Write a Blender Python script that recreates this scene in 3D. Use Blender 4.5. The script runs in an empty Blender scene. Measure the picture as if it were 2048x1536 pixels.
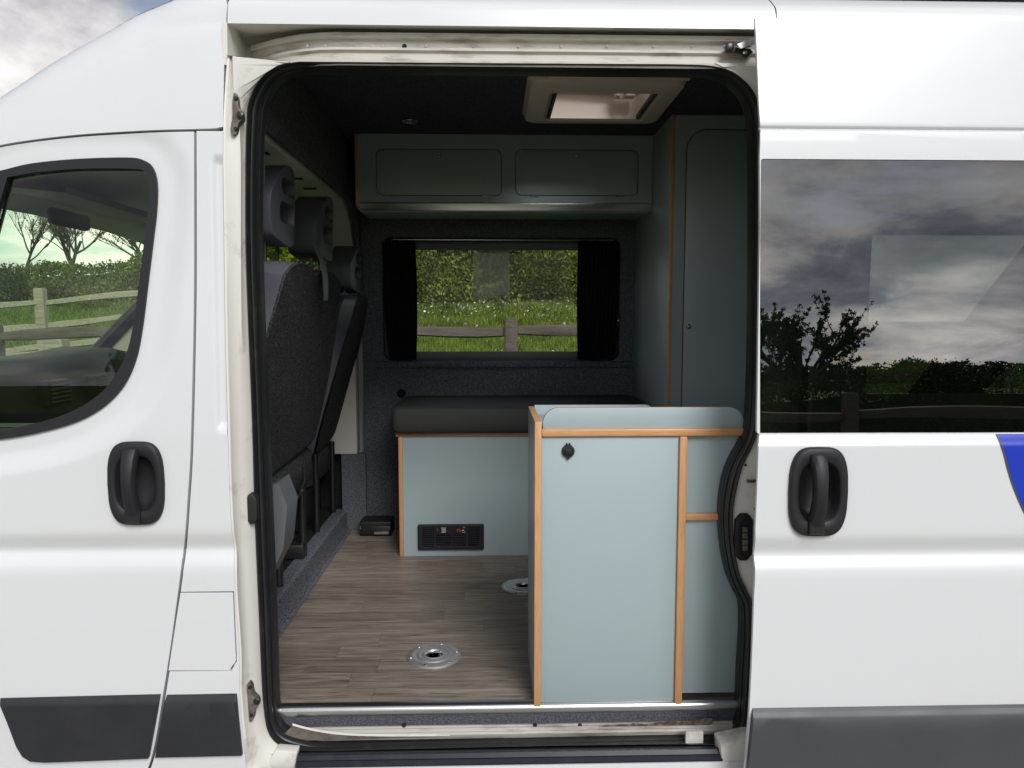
import bpy, bmesh, math, random
import numpy as np
from mathutils import Vector, Matrix
R = math.radians
rng = random.Random(7)
sc = bpy.context.scene
col = sc.collection

# ------------------------------------------------------------------ camera, sky, sun, exposure
F, PITCH, YAW, CZ = 1450.0, R(5.0), R(1.58), 1.60
cam = bpy.data.cameras.new('camera'); cam_o = bpy.data.objects.new('camera', cam); col.objects.link(cam_o)
cam_o.location = (0, 0, CZ); cam_o.rotation_euler = (R(90) - PITCH, 0, -YAW)
cam.sensor_width = 36; cam.lens = 36 * F / 2048; cam.clip_start = 0.05; cam.clip_end = 3000
sc.camera = cam_o
sc.render.resolution_x, sc.render.resolution_y = 1024, 768

SUN_EL, SUN_AZ = R(39), R(158)          # azimuth measured clockwise from +y: the sun stands behind the camera
sun = bpy.data.lights.new('sun', 'SUN'); sun.energy = 2.3; sun.angle = R(28); sun.color = (1, .995, .985)
sun_o = bpy.data.objects.new('sun', sun); col.objects.link(sun_o)
sd = Vector((math.sin(SUN_AZ) * math.cos(SUN_EL), math.cos(SUN_AZ) * math.cos(SUN_EL), math.sin(SUN_EL)))
sun_o.rotation_euler = sd.to_track_quat('Z', 'Y').to_euler(); sun_o.location = sd * 30

world = bpy.data.worlds.new('World'); sc.world = world; world.use_nodes = True
wt = world.node_tree; wn = wt.nodes; wl = wt.links; wn.clear()
def W(t, **k):
    n = wn.new(t)
    for a, b in k.items(): setattr(n, a, b)
    return n
def wmath(op, a, b=None, clamp=False):
    n = W('ShaderNodeMath', operation=op); n.use_clamp = clamp
    for i, v in enumerate((a, b)):
        if v is None: continue
        if isinstance(v, (int, float)): n.inputs[i].default_value = v
        else: wl.new(v, n.inputs[i])
    return n.outputs[0]
tc = W('ShaderNodeTexCoord'); sep = W('ShaderNodeSeparateXYZ'); wl.new(tc.outputs['Generated'], sep.inputs[0])
zc = wmath('MAXIMUM', sep.outputs[2], 0.0); zd = wmath('ADD', zc, 0.26)
cmb = W('ShaderNodeCombineXYZ')
wl.new(wmath('DIVIDE', sep.outputs[0], zd), cmb.inputs[0]); wl.new(wmath('DIVIDE', sep.outputs[1], zd), cmb.inputs[1])
cmb.inputs[2].default_value = 21.3
def wnoise(scale, detail, rough, dist=0.0):
    n = W('ShaderNodeTexNoise'); n.inputs['Scale'].default_value = scale; n.inputs['Detail'].default_value = detail
    n.inputs['Roughness'].default_value = rough; n.inputs['Distortion'].default_value = dist
    wl.new(cmb.outputs[0], n.inputs['Vector']); return n.outputs['Fac']
def wramp(fac, stops):
    n = W('ShaderNodeValToRGB'); e = n.color_ramp.elements
    while len(e) > len(stops): e.remove(e[-1])
    while len(e) < len(stops): e.new(0.5)
    for i, (p, c) in enumerate(stops): e[i].position = p; e[i].color = (*c, 1) if len(c) == 3 else c
    wl.new(fac, n.inputs[0]); return n.outputs[0]
sky = W('ShaderNodeTexSky', sky_type='NISHITA'); sky.sun_disc = False
sky.sun_elevation = SUN_EL; sky.sun_rotation = SUN_AZ
cover = wramp(wnoise(1.25, 9, .56, .3), [(.37, (0, 0, 0)), (.48, (1, 1, 1))])
shade = wramp(wnoise(1.9, 8, .58, .25), [(.32, (2.4, 2.5, 3.2)), (.44, (4.3, 4.45, 5.2)), (.55, (9.0, 8.75, 8.8)), (.68, (14.2, 13.3, 12.7))])
low_b = wmath('MULTIPLY_ADD', wmath('POWER', wmath('SUBTRACT', 1.0, zc), 6.0), 1.05); wn[-1].inputs[2].default_value = .52
shm = W('ShaderNodeVectorMath', operation='SCALE'); wl.new(shade, shm.inputs[0]); wl.new(low_b, shm.inputs['Scale']); shade = shm.outputs[0]
mx = W('ShaderNodeMix', data_type='RGBA'); wl.new(cover, mx.inputs[0]); wl.new(sky.outputs[0], mx.inputs[6]); wl.new(shade, mx.inputs[7])
bg = W('ShaderNodeBackground'); bg.inputs[1].default_value = 0.10; wl.new(mx.outputs[2], bg.inputs[0])
wo = W('ShaderNodeOutputWorld'); wl.new(bg.outputs[0], wo.inputs[0])

sc.view_settings.view_transform = 'Standard'; sc.view_settings.look = 'None'; sc.view_settings.gamma = 1
sc.view_settings.use_curve_mapping = False; sc.view_settings.exposure = 0.44
sc.render.engine = 'CYCLES'
sc.cycles.max_bounces = 10; sc.cycles.transparent_max_bounces = 24; sc.cycles.diffuse_bounces = 5
sc.cycles.caustics_reflective = False; sc.cycles.caustics_refractive = False

# ------------------------------------------------------------------ pixels of the photograph to points in the place
def ray(px, py):
    cx, cy, cz = (px - 1024) / F, 1.0, -(py - 768) / F
    y = cy * math.cos(PITCH) + cz * math.sin(PITCH); z = -cy * math.sin(PITCH) + cz * math.cos(PITCH)
    return cx * math.cos(YAW) + y * math.sin(YAW), -cx * math.sin(YAW) + y * math.cos(YAW), z
def P(px, py, Y):
    a, b, c = ray(px, py); return a * Y / b, CZ + c * Y / b
def P3(px, py, Y):
    x, z = P(px, py, Y); return (x, Y, z)
def PZ(px, py, z):
    a, b, c = ray(px, py); t = (z - CZ) / c; return a * t, b * t
def PX(px, py, x):
    a, b, c = ray(px, py); t = x / a; return b * t, CZ + c * t
def U(pts, yf):
    out = []
    for px, py in pts:
        Y = 1.8
        for _ in range(5):
            x, z = P(px, py, Y); Y = yf(x, z)
        out.append((x, z))
    return out
def smooth(pts, n=6, closed=False):
    pts = [Vector(p) for p in pts]; m = len(pts); out = []
    for i in range(m if closed else m - 1):
        g = lambda k: pts[k % m] if closed else pts[min(max(k, 0), m - 1)]
        p0, p1, p2, p3 = g(i - 1), g(i), g(i + 1), g(i + 2)
        for j in range(n):
            t = j / n
            out.append(tuple(.5 * ((2 * p1) + (p2 - p0) * t + (2 * p0 - 5 * p1 + 4 * p2 - p3) * t * t + (3 * p1 - p0 - 3 * p2 + p3) * t ** 3)))
    if not closed: out.append(tuple(pts[-1]))
    return out
def rrect(x0, z0, x1, z1, r, n=6, only=None):
    """rounded rectangle; only = set of rounded corners among 'bl br tr tl'"""
    out = []
    for nm, cx, cz, a in (('bl', x0, z0, 180), ('br', x1, z0, 270), ('tr', x1, z1, 0), ('tl', x0, z1, 90)):
        if only is not None and nm not in only: out.append((cx, cz)); continue
        ox = cx + r if 'l' in nm else cx - r; oz = cz + r if 'b' in nm else cz - r
        for k in range(n + 1):
            t = R(a + 90 * k / n); out.append((ox + r * math.cos(t), oz + r * math.sin(t)))
    return out
def rpx(px0, py0, px1, py1, Y):
    x0, z1 = P(px0, (py0 + py1) / 2, Y)[0], P((px0 + px1) / 2, py0, Y)[1]
    x1, z0 = P(px1, (py0 + py1) / 2, Y)[0], P((px0 + px1) / 2, py1, Y)[1]
    return x0, z0, x1, z1

# ------------------------------------------------------------------ materials
M = {}
def mat(name, base, rough=.5, metal=0, spec=.5, coat=0, noise=None, bump=None, trans=0, coords='Object'):
    """noise = (colour2, scale, lo, hi[, stretch]); bump = (scale, strength, distance)"""
    m = bpy.data.materials.new(name); m.use_nodes = True; nt = m.node_tree; n = nt.nodes; l = nt.links
    b = n['Principled BSDF']; b.inputs['Base Color'].default_value = (*base, 1)
    b.inputs['Roughness'].default_value = rough; b.inputs['Metallic'].default_value = metal
    b.inputs['Specular IOR Level'].default_value = spec; b.inputs['Coat Weight'].default_value = coat
    b.inputs['Coat Roughness'].default_value = .06
    if noise or bump:
        t = n.new('ShaderNodeTexCoord')
    if noise:
        mp = n.new('ShaderNodeMapping'); l.new(t.outputs[coords], mp.inputs[0])
        if len(noise) > 4: mp.inputs['Scale'].default_value = noise[4]
        tx = n.new('ShaderNodeTexNoise'); tx.inputs['Scale'].default_value = noise[1]; tx.inputs['Detail'].default_value = 8
        tx.inputs['Roughness'].default_value = .62; l.new(mp.outputs[0], tx.inputs['Vector'])
        rp = n.new('ShaderNodeValToRGB'); e = rp.color_ramp.elements
        e[0].position, e[1].position = noise[2], noise[3]; e[0].color = (*base, 1); e[1].color = (*noise[0], 1)
        l.new(tx.outputs['Fac'], rp.inputs[0]); l.new(rp.outputs[0], b.inputs['Base Color'])
    if bump:
        tb = n.new('ShaderNodeTexNoise'); tb.inputs['Scale'].default_value = bump[0]; tb.inputs['Detail'].default_value = 4
        l.new(t.outputs[coords], tb.inputs['Vector'])
        bp = n.new('ShaderNodeBump'); bp.inputs['Strength'].default_value = bump[1]; bp.inputs['Distance'].default_value = bump[2]
        l.new(tb.outputs['Fac'], bp.inputs['Height']); l.new(bp.outputs[0], b.inputs['Normal'])
    M[name] = m; return m
def glass(name, tint, refl_ior, rough=0.0):
    m = bpy.data.materials.new(name); m.use_nodes = True; n = m.node_tree.nodes; l = m.node_tree.links; n.clear()
    fr = n.new('ShaderNodeFresnel'); ge = n.new('ShaderNodeNewGeometry'); mr = n.new('ShaderNodeMapRange')
    mr.inputs['To Min'].default_value = refl_ior; mr.inputs['To Max'].default_value = 1 / refl_ior      # the same mirror on both faces of a thin pane
    l.new(ge.outputs['Backfacing'], mr.inputs[0]); l.new(mr.outputs[0], fr.inputs[0])
    tr = n.new('ShaderNodeBsdfTransparent'); tr.inputs[0].default_value = (*tint, 1)
    gl = n.new('ShaderNodeBsdfGlossy'); gl.inputs['Roughness'].default_value = rough
    mx = n.new('ShaderNodeMixShader'); o = n.new('ShaderNodeOutputMaterial')
    l.new(fr.outputs[0], mx.inputs[0]); l.new(tr.outputs[0], mx.inputs[1]); l.new(gl.outputs[0], mx.inputs[2]); l.new(mx.outputs[0], o.inputs[0])
    M[name] = m; return m
mat('white_paint', (.645, .65, .66), .30, coat=.35, noise=((.62, .62, .62), 2.2, .52, .85), bump=(3.0, .02, .01))
mat('jamb_paint', (.66, .64, .59), .45, coat=.15, noise=((.20, .16, .11), 9.0, .55, .80))
mat('dirty_paint', (.56, .53, .48), .55, noise=((.24, .20, .16), 26.0, .50, .75, (.35, 1, 2.2)))
mat('sill_paint', (.38, .36, .325), .5, noise=((.10, .07, .05), 13.0, .46, .70, (.35, 1, 2)))
mat('rust', (.075, .042, .025), .8, noise=((.20, .17, .14), 60, .45, .65))
mat('cast_metal', (.18, .165, .145), .55, metal=.5, noise=((.10, .05, .03), 50, .48, .7))
mat('black_plastic', (.016, .016, .018), .5, spec=.35, bump=(900, .15, .001))
mat('trim_plastic', (.021, .022, .026), .55, spec=.35, noise=((.030, .031, .036), 6, .45, .75), bump=(1200, .12, .001))
mat('grey_trim', (.052, .054, .060), .45, noise=((.064, .066, .072), 4, .40, .8), bump=(1200, .12, .001))
mat('rubber', (.014, .014, .015), .38, noise=((.035, .033, .03), 20, .55, .8))
mat('navy_plastic', (.012, .013, .020), .35, spec=.3, noise=((.03, .03, .035), 12, .55, .75))
mat('socket_metal', (.72, .72, .72), .42, metal=.85, noise=((.6, .6, .6), 60, .4, .7))
mat('floor_base', (.09, .07, .055), .6)
mat('sill_carpet', (.048, .050, .060), .95, spec=.1, noise=((.14, .145, .165), 380, .42, .66), bump=(420, .8, .004))
mat('grime', (.17, .15, .125), .7, noise=((.07, .05, .04), 24, .45, .7))
mat('gap_black', (.006, .006, .006), .8)
mat('laminate', (.330, .402, .420), .32, noise=((.347, .418, .434), 1.3, .35, .7), bump=(700, .04, .0005))
mat('beech', (.58, .31, .145), .38, noise=((.46, .23, .10), 30, .40, .72, (9, 9, .7)))
mat('beech_x', (.58, .31, .145), .38, noise=((.46, .23, .10), 30, .40, .72, (.7, 9, 9)))
mat('carpet', (.068, .071, .080), .95, spec=.1, noise=((.20, .205, .225), 170, .42, .68), bump=(420, .7, .004))
mat('ceiling_carpet', (.045, .045, .060), .95, spec=.1, noise=((.12, .12, .145), 170, .42, .68), bump=(420, .6, .004))
mat('grey_carpet', (.055, .058, .072), .95, spec=.1, noise=((.23, .235, .27), 180, .42, .66), bump=(420, .8, .004))
mat('seat_fabric', (.022, .022, .024), .92, spec=.15, noise=((.12, .12, .125), 170, .45, .70), bump=(500, .6, .002))
mat('seat_vinyl', (.105, .105, .125), .42, bump=(500, .1, .001))
mat('headrest_plastic', (.07, .07, .082), .45, bump=(700, .15, .001))
mat('cushion_vinyl', (.045, .044, .044), .62, spec=.3, noise=((.05, .05, .045), 3, .4, .7), bump=(260, .12, .001))
mat('curtain_cloth', (.016, .016, .017), .9, spec=.1)
mat('aluminium', (.70, .70, .70), .28, metal=1, noise=((.58, .57, .56), 40, .4, .7, (.2, 5, 5)))
mat('steel', (.55, .55, .56), .25, metal=1)
mat('chrome', (.78, .78, .79), .10, metal=1)
mat('hatch_plastic', (.68, .57, .49), .42)
mat('cream_paint', (.55, .53, .48), .5)
mat('grey_plastic', (.12, .13, .14), .5)
mat('cassette_plastic', (.075, .075, .078), .45)
mat('blue_vinyl', (.010, .035, .42), .3, coat=.5)
mat('black_metal', (.012, .012, .013), .35, spec=.6)
mat('dash_plastic', (.035, .036, .040), .5, bump=(600, .2, .001))
mat('label_red', (.45, .06, .03), .5); mat('label_white', (.7, .7, .7), .5)
mat('fence_wood', (.12, .10, .082), .85, noise=((.06, .05, .04), 18, .38, .7, (.25, 3, 3)), bump=(60, .6, .01))
mat('pale_wood', (.36, .33, .27), .85, noise=((.20, .17, .13), 14, .38, .7, (.25, 3, 3)), bump=(60, .6, .01))
mat('bark', (.085, .07, .055), .9, noise=((.04, .035, .03), 12, .4, .7), bump=(30, .8, .02))
mat('meadow', (.085, .135, .022), .9, spec=.1, noise=((.13, .185, .036), 1.4, .38, .68))
mat('gravel', (.36, .34, .30), .95, noise=((.22, .20, .17), 45, .4, .65), bump=(60, .8, .01))
glass('privacy_glass', (.055, .066, .058), 2.7)
glass('cab_glass', (.86, .95, .80), 1.48)
glass('clear_glass', (.93, .94, .91), 1.22)
def smudge(name, lo, hi, scale):
    n = M[name].node_tree.nodes; l = M[name].node_tree.links; t = n.new('ShaderNodeTexCoord'); x = n.new('ShaderNodeTexNoise'); x.inputs['Scale'].default_value = scale; x.inputs['Detail'].default_value = 7
    r_ = n.new('ShaderNodeMapRange'); r_.interpolation_type = 'SMOOTHSTEP'; r_.inputs['From Min'].default_value = .25; r_.inputs['From Max'].default_value = .75; r_.inputs['To Min'].default_value = lo; r_.inputs['To Max'].default_value = hi
    l.new(t.outputs['Object'], x.inputs['Vector']); l.new(x.outputs['Fac'], r_.inputs[0]); l.new(r_.outputs[0], n['Principled BSDF'].inputs['Roughness'])
smudge('laminate', .29, .37, 4); smudge('white_paint', .29, .35, 3); smudge('trim_plastic', .48, .62, 7); smudge('grey_trim', .42, .54, 6)
# planks: vinyl wood grain, tone changes from piece to piece
def plank_mat():
    m = mat('vinyl_plank', (.12, .095, .072), .42)
    n = m.node_tree.nodes; l = m.node_tree.links; b = n['Principled BSDF']
    oi = n.new('ShaderNodeObjectInfo'); t = n.new('ShaderNodeTexCoord'); mp = n.new('ShaderNodeMapping')
    mp.inputs['Scale'].default_value = (1.9, 30, 8); l.new(t.outputs['Object'], mp.inputs[0])
    vm = n.new('ShaderNodeVectorMath'); vm.operation = 'ADD'; sx = n.new('ShaderNodeMath'); sx.operation = 'MULTIPLY'; sx.inputs[1].default_value = 37
    l.new(oi.outputs['Random'], sx.inputs[0]); cb = n.new('ShaderNodeCombineXYZ'); l.new(sx.outputs[0], cb.inputs[0]); l.new(sx.outputs[0], cb.inputs[2])
    l.new(mp.outputs[0], vm.inputs[0]); l.new(cb.outputs[0], vm.inputs[1])
    tx = n.new('ShaderNodeTexNoise'); tx.inputs['Scale'].default_value = 2.2; tx.inputs['Detail'].default_value = 9; tx.inputs['Roughness'].default_value = .66
    tx.inputs['Distortion'].default_value = 1.3; l.new(vm.outputs[0], tx.inputs['Vector'])
    rp = n.new('ShaderNodeValToRGB'); e = rp.color_ramp.elements; e[0].position = .30; e[0].color = (.075, .060, .048, 1); e[1].position = .70; e[1].color = (.33, .275, .225, 1)
    x = e.new(.47); x.color = (.185, .150, .120, 1); l.new(tx.outputs['Fac'], rp.inputs[0])
    hs = n.new('ShaderNodeHueSaturation'); mr = n.new('ShaderNodeMapRange'); mr.inputs['To Min'].default_value = .80; mr.inputs['To Max'].default_value = 1.16
    l.new(oi.outputs['Random'], mr.inputs[0]); l.new(mr.outputs[0], hs.inputs['Value']); l.new(rp.outputs[0], hs.inputs['Color']); l.new(hs.outputs[0], b.inputs['Base Color'])
    bp = n.new('ShaderNodeBump'); bp.inputs['Strength'].default_value = .15; bp.inputs['Distance'].default_value = .002
    l.new(tx.outputs['Fac'], bp.inputs['Height']); l.new(bp.outputs[0], b.inputs['Normal'])
plank_mat()
def leaf_mat(name, c1, c2, transl=.35):
    m = bpy.data.materials.new(name); m.use_nodes = True; n = m.node_tree.nodes; l = m.node_tree.links; b = n['Principled BSDF']
    g = n.new('ShaderNodeNewGeometry'); rp = n.new('ShaderNodeValToRGB'); e = rp.color_ramp.elements
    e[0].color = (*c1, 1); e[1].color = (*c2, 1); l.new(g.outputs['Random Per Island'], rp.inputs[0]); tcd = n.new('ShaderNodeTexCoord'); nz = n.new('ShaderNodeTexNoise'); nz.inputs['Scale'].default_value = 1.6; nz.inputs['Detail'].default_value = 5; l.new(tcd.outputs['Object'], nz.inputs['Vector'])
    mrr = n.new('ShaderNodeMapRange'); mrr.inputs['From Min'].default_value = .35; mrr.inputs['From Max'].default_value = .65; mrr.inputs['To Min'].default_value = .62; mrr.inputs['To Max'].default_value = 1.35
    hv = n.new('ShaderNodeHueSaturation'); l.new(nz.outputs['Fac'], mrr.inputs[0]); l.new(mrr.outputs[0], hv.inputs['Value']); l.new(rp.outputs[0], hv.inputs['Color']); rp = hv
    l.new(rp.outputs[0], b.inputs['Base Color'])
    b.inputs['Roughness'].default_value = .6; b.inputs['Specular IOR Level'].default_value = .25
    td = n.new('ShaderNodeBsdfTranslucent'); l.new(rp.outputs[0], td.inputs[0]); mx = n.new('ShaderNodeMixShader'); mx.inputs[0].default_value = transl
    o = n['Material Output']; l.new(b.outputs[0], mx.inputs[1]); l.new(td.outputs[0], mx.inputs[2]); l.new(mx.outputs[0], o.inputs[0])
    M[name] = m
leaf_mat('hedge_leaf', (.085, .115, .018), (.25, .30, .055))
leaf_mat('bush_leaf', (.10, .15, .012), (.26, .30, .035))
leaf_mat('dark_leaf', (.018, .030, .008), (.055, .085, .018))
leaf_mat('grass_blade', (.085, .13, .018), (.21, .265, .048))
leaf_mat('daisy_petal', (.75, .75, .70), (.85, .85, .80), .2)

# ------------------------------------------------------------------ building helpers
def link(name, me, m, parent=None, angle=38, flat=False):
    o = bpy.data.objects.new(name, me); col.objects.link(o)
    for x in (m if isinstance(m, (list, tuple)) else [m]): me.materials.append(M[x])
    if not flat:
        me.shade_smooth()
        me.set_sharp_from_angle(angle=R(angle))
    if parent:
        o.parent = parent
        T = Vector(parent.location) if parent.data is None else Vector((0, 0, 0))
        o.matrix_parent_inverse = Matrix.Translation(-T)
    return o
def bm_obj(name, bm, m, parent=None, angle=38, flat=False):
    me = bpy.data.meshes.new(name); bm.to_mesh(me); bm.free()
    return link(name, me, m, parent, angle, flat)
def thing(name, label, cat, loc=(0, 0, 0), group=None):
    o = bpy.data.objects.new(name, None); col.objects.link(o); o.location = loc; o.empty_display_size = .1
    o['label'] = label; o['category'] = cat
    if group: o['group'] = group
    return o
def tag(o, label, cat, group=None):
    o['label'] = label; o['category'] = cat
    if group: o['group'] = group
    return o
def sharp_bevel(bm, off, seg=2, ang=40):
    if off <= 0: return
    ed = [e for e in bm.edges if len(e.link_faces) == 2 and e.calc_face_angle(0) > R(ang)]
    if ed: bmesh.ops.bevel(bm, geom=ed, offset=off, segments=seg, profile=.5, affect='EDGES', clamp_overlap=True)
def box(name, x0, x1, y0, y1, z0, z1, m, parent=None, bev=.003, seg=2):
    bm = bmesh.new(); bmesh.ops.create_cube(bm, size=1)
    for v in bm.verts: v.co = Vector(((x0 + x1) / 2 + v.co.x * (x1 - x0), (y0 + y1) / 2 + v.co.y * (y1 - y0), (z0 + z1) / 2 + v.co.z * (z1 - z0)))
    sharp_bevel(bm, bev, seg); return bm_obj(name, bm, m, parent)
AX = {'xz': lambda u, v, a: (u, a, v), 'yz': lambda u, v, a: (a, u, v), 'xy': lambda u, v, a: (u, v, a)}
def slab(name, loop, plane, a0, a1, m, parent=None, holes=(), edge=None, bev=0, seg=2):
    bm = bmesh.new(); f = AX[plane]; es = []
    for lp in [loop, *holes]:
        vs = [bm.verts.new(f(u, v, a0)) for u, v in lp]
        es += [bm.edges.new((vs[i], vs[(i + 1) % len(vs)])) for i in range(len(vs))]
    bmesh.ops.triangle_fill(bm, use_beauty=True, use_dissolve=False, edges=es)
    d = Vector(f(0, 0, a1 - a0)) - Vector(f(0, 0, 0))
    r = bmesh.ops.extrude_face_region(bm, geom=bm.faces[:])
    bmesh.ops.translate(bm, vec=d, verts=[g for g in r['geom'] if isinstance(g, bmesh.types.BMVert)])
    bmesh.ops.recalc_face_normals(bm, faces=bm.faces)
    sharp_bevel(bm, bev, seg)
    if edge:
        ax = d.normalized(); bm.normal_update()
        for fc in bm.faces: fc.material_index = 0 if abs(fc.normal.dot(ax)) > .9 else 1
    return bm_obj(name, bm, [m, edge] if edge else m, parent)
def panel(name, outline, yf, m, parent=None, holes=(), step=.04, thick=.012, bev=.003, zl=(), xl=(), off=0.0):
    """a pressed sheet: outline in x,z bent onto y = yf(x, z), with its returned edge"""
    bm = bmesh.new(); es = []
    for lp in [outline, *holes]:
        vs = [bm.verts.new((u, 0, v)) for u, v in lp]
        es += [bm.edges.new((vs[i], vs[(i + 1) % len(vs)])) for i in range(len(vs))]
    bmesh.ops.triangle_fill(bm, use_beauty=True, use_dissolve=False, edges=es)
    xs = [p[0] for p in outline]; zs = [p[1] for p in outline]
    for no, lo, hi, ex in (((0, 0, 1), min(zs), max(zs), zl), ((1, 0, 0), min(xs), max(xs), xl)):
        lv = list(np.arange(lo + step, hi, step)) + [q for q in ex if lo < q < hi]
        for q in lv:
            bmesh.ops.bisect_plane(bm, geom=bm.verts[:] + bm.edges[:] + bm.faces[:], dist=1e-5, plane_co=Vector(no) * q, plane_no=no)
    bmesh.ops.recalc_face_normals(bm, faces=bm.faces)
    if sum(f.normal.y for f in bm.faces) > 0: bmesh.ops.reverse_faces(bm, faces=bm.faces)
    for v in bm.verts: v.co.y = yf(v.co.x, v.co.z) + off
    be = [e for e in bm.edges if len(e.link_faces) == 1]
    r = bmesh.ops.extrude_edge_only(bm, edges=be)
    bmesh.ops.translate(bm, vec=(0, thick, 0), verts=[g for g in r['geom'] if isinstance(g, bmesh.types.BMVert)])
    if bev > 0:
        bmesh.ops.bevel(bm, geom=[e for e in be if e.is_valid], offset=bev, segments=2, profile=.5, affect='EDGES', clamp_overlap=True)
    bm.normal_update()
    o = bm_obj(name, bm, m, parent, angle=30)
    # normals of the sheet straight from its surface, so that slivers do not show
    me = o.data; fr = [abs(v.co.y - yf(v.co.x, v.co.z) - off) < 1e-5 for v in me.vertices]; vn = {}
    nl = [None] * len(me.loops); e = .0025
    for p in me.polygons:
        front = p.normal.y < -.6 and all(fr[i] for i in p.vertices)
        for li in p.loop_indices:
            i = me.loops[li].vertex_index
            if front:
                if i not in vn:
                    x, z = me.vertices[i].co.x, me.vertices[i].co.z
                    vn[i] = Vector(((yf(x + e, z) - yf(x - e, z)) / (2 * e), -1, (yf(x, z + e) - yf(x, z - e)) / (2 * e))).normalized()
                nl[li] = vn[i]
            else: nl[li] = p.normal.copy()
    me.normals_split_custom_set(nl)
    return o
def loft(name, loops, m, parent=None, closed=True, cap0=False, cap1=False, angle=38):
    """sheet through loops of equally many 3d points"""
    bm = bmesh.new(); rows = [[bm.verts.new(p) for p in lp] for lp in loops]; n = len(rows[0])
    for a, b in zip(rows, rows[1:]):
        for i in range(n if closed else n - 1):
            j = (i + 1) % n
            try: bm.faces.new((a[i], a[j], b[j], b[i]))
            except ValueError: pass
    if cap0: bm.faces.new(rows[0])
    if cap1: bm.faces.new(rows[-1])
    bmesh.ops.recalc_face_normals(bm, faces=bm.faces)
    return bm_obj(name, bm, m, parent, angle)
def tube_bm(bm, pts, rad, n=10, cap=True):
    pts = [Vector(p) for p in pts]; rows = []
    for i, p in enumerate(pts):
        d = (pts[min(i + 1, len(pts) - 1)] - pts[max(i - 1, 0)]).normalized()
        a = d.orthogonal().normalized() if i == 0 else (a - d * a.dot(d)).normalized()
        b = d.cross(a); r = rad[i] if isinstance(rad, (list, tuple)) else rad
        rows.append([bm.verts.new(p + (a * math.cos(2 * math.pi * k / n) + b * math.sin(2 * math.pi * k / n)) * r) for k in range(n)])
    for u, v in zip(rows, rows[1:]):
        for k in range(n): bm.faces.new((u[k], u[(k + 1) % n], v[(k + 1) % n], v[k]))
    if cap: bm.faces.new(rows[0][::-1]); bm.faces.new(rows[-1])
def tube(name, pts, rad, m, parent=None, n=10):
    bm = bmesh.new(); tube_bm(bm, pts, rad, n); bmesh.ops.recalc_face_normals(bm, faces=bm.faces); return bm_obj(name, bm, m, parent)
def disc(name, c, prof, axis, m, parent=None, n=28, sx=1.0):
    """turned piece: prof = [(radius, height)] along axis from c"""
    loops = []
    for r, h in prof:
        lp = []
        for k in range(n):
            t = 2 * math.pi * k / n; u, v = r * math.cos(t) * sx, r * math.sin(t)
            q = {'y': (u, h, v), 'z': (u, v, h), 'x': (h, u, v)}[axis]; lp.append((c[0] + q[0], c[1] + q[1], c[2] + q[2]))
        loops.append(lp)
    return loft(name, loops, m, parent, cap0=True, cap1=True)
def sweep(name, path, sect, m, parent=None, angle=38):
    """path = [(x, y, nx, ny)], sect = [(d, z)]: strip pulled along a path in plan"""
    return loft(name, [[(x + nx * d, y + ny * d, z) for d, z in sect] for x, y, nx, ny in path], m, parent, closed=False, angle=angle)

# ------------------------------------------------------------------ ground
def ground_z(x, y):
    t = max(0.0, y - 4.9)
    z = .17 * t - .17 * .8 * (1 - math.exp(-t / .8))
    if y > 19: z -= .16 * (y - 19) ** 2 / (y - 19 + 12)
    q = min(1, max(0, (x - 4.5) / 5.5)); z *= 1 - .9 * q * q * (3 - 2 * q)
    return z + .05 * math.sin(x * .7 + y * .35) * min(1, t / 3)
def axis(a, b, fine, lo=-400, hi=400):
    v = list(np.arange(a, b + 1e-6, fine)); s = fine
    while v[-1] < hi: s *= 1.35; v.append(v[-1] + s)
    s = fine; w = []
    q = a
    while q > lo: s *= 1.35; q -= s; w.append(q)
    return w[::-1] + v
gx, gy = axis(-14, 10, .5), axis(-4, 22, .4)
vs = [(x, y, ground_z(x, y)) for y in gy for x in gx]; nx = len(gx)
fs = [(j * nx + i, j * nx + i + 1, (j + 1) * nx + i + 1, (j + 1) * nx + i) for j in range(len(gy) - 1) for i in range(nx - 1)]
me = bpy.data.meshes.new('ground'); me.from_pydata(vs, [], fs)
g = link('ground', me, 'meadow'); g['kind'] = 'structure'
pt = smooth([(-5.5, -2.3), (-2, -2.5), (2, -2.4), (6, -2.2), (6.4, 1), (6.1, 4.4), (2, 4.6), (-3, 4.5), (-5.9, 4.3), (-6.0, 1)], 5, True)
o = slab('gravel_pitch', pt, 'xy', -.02, .012, 'gravel'); o['kind'] = 'structure'

# ------------------------------------------------------------------ the van: body profile
FZ, CEIL, WALL, XB = .535, 2.42, 3.66, -.65
FAR = 3.83
prof = [(-30, 1.99), (-14, 1.925), (0, 1.88), (10, 1.853), (45, 1.845), (130, 1.832), (255, 1.815), (313, 1.81), (600, 1.796), (866, 1.782), (1000, 1.78),
        (1058, 1.780), (1066, 1.782), (1090, 1.795), (1096, 1.795), (1120, 1.779), (1140, 1.775), (1250, 1.774), (1390, 1.776), (1536, 1.785), (1750, 1.83)]
pz = np.array([P(1000, a, b)[1] for a, b in prof])[::-1]; py_ = np.array([b for a, b in prof])[::-1]
zt = np.linspace(.15, 2.6, 1226); yt = np.interp(zt, pz, py_)
k = np.exp(-.5 * (np.arange(-12, 13) / 3.2) ** 2); k /= k.sum()
yt = np.convolve(np.pad(yt, 12, mode='edge'), k, mode='valid')
def YB(x, z): return float(np.interp(z, zt, yt))
ZC = [P(1000, q, 1.785)[1] for q in (1052, 1058, 1064, 1070, 1078, 1086, 1092, 1096, 1102, 1110, 1118, 1126, 1134, 1142)]
SL = .075
ZSH = P(1800, 880, 1.71)[1]; ZCR = P(1800, 255, 1.74)[1]
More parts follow.
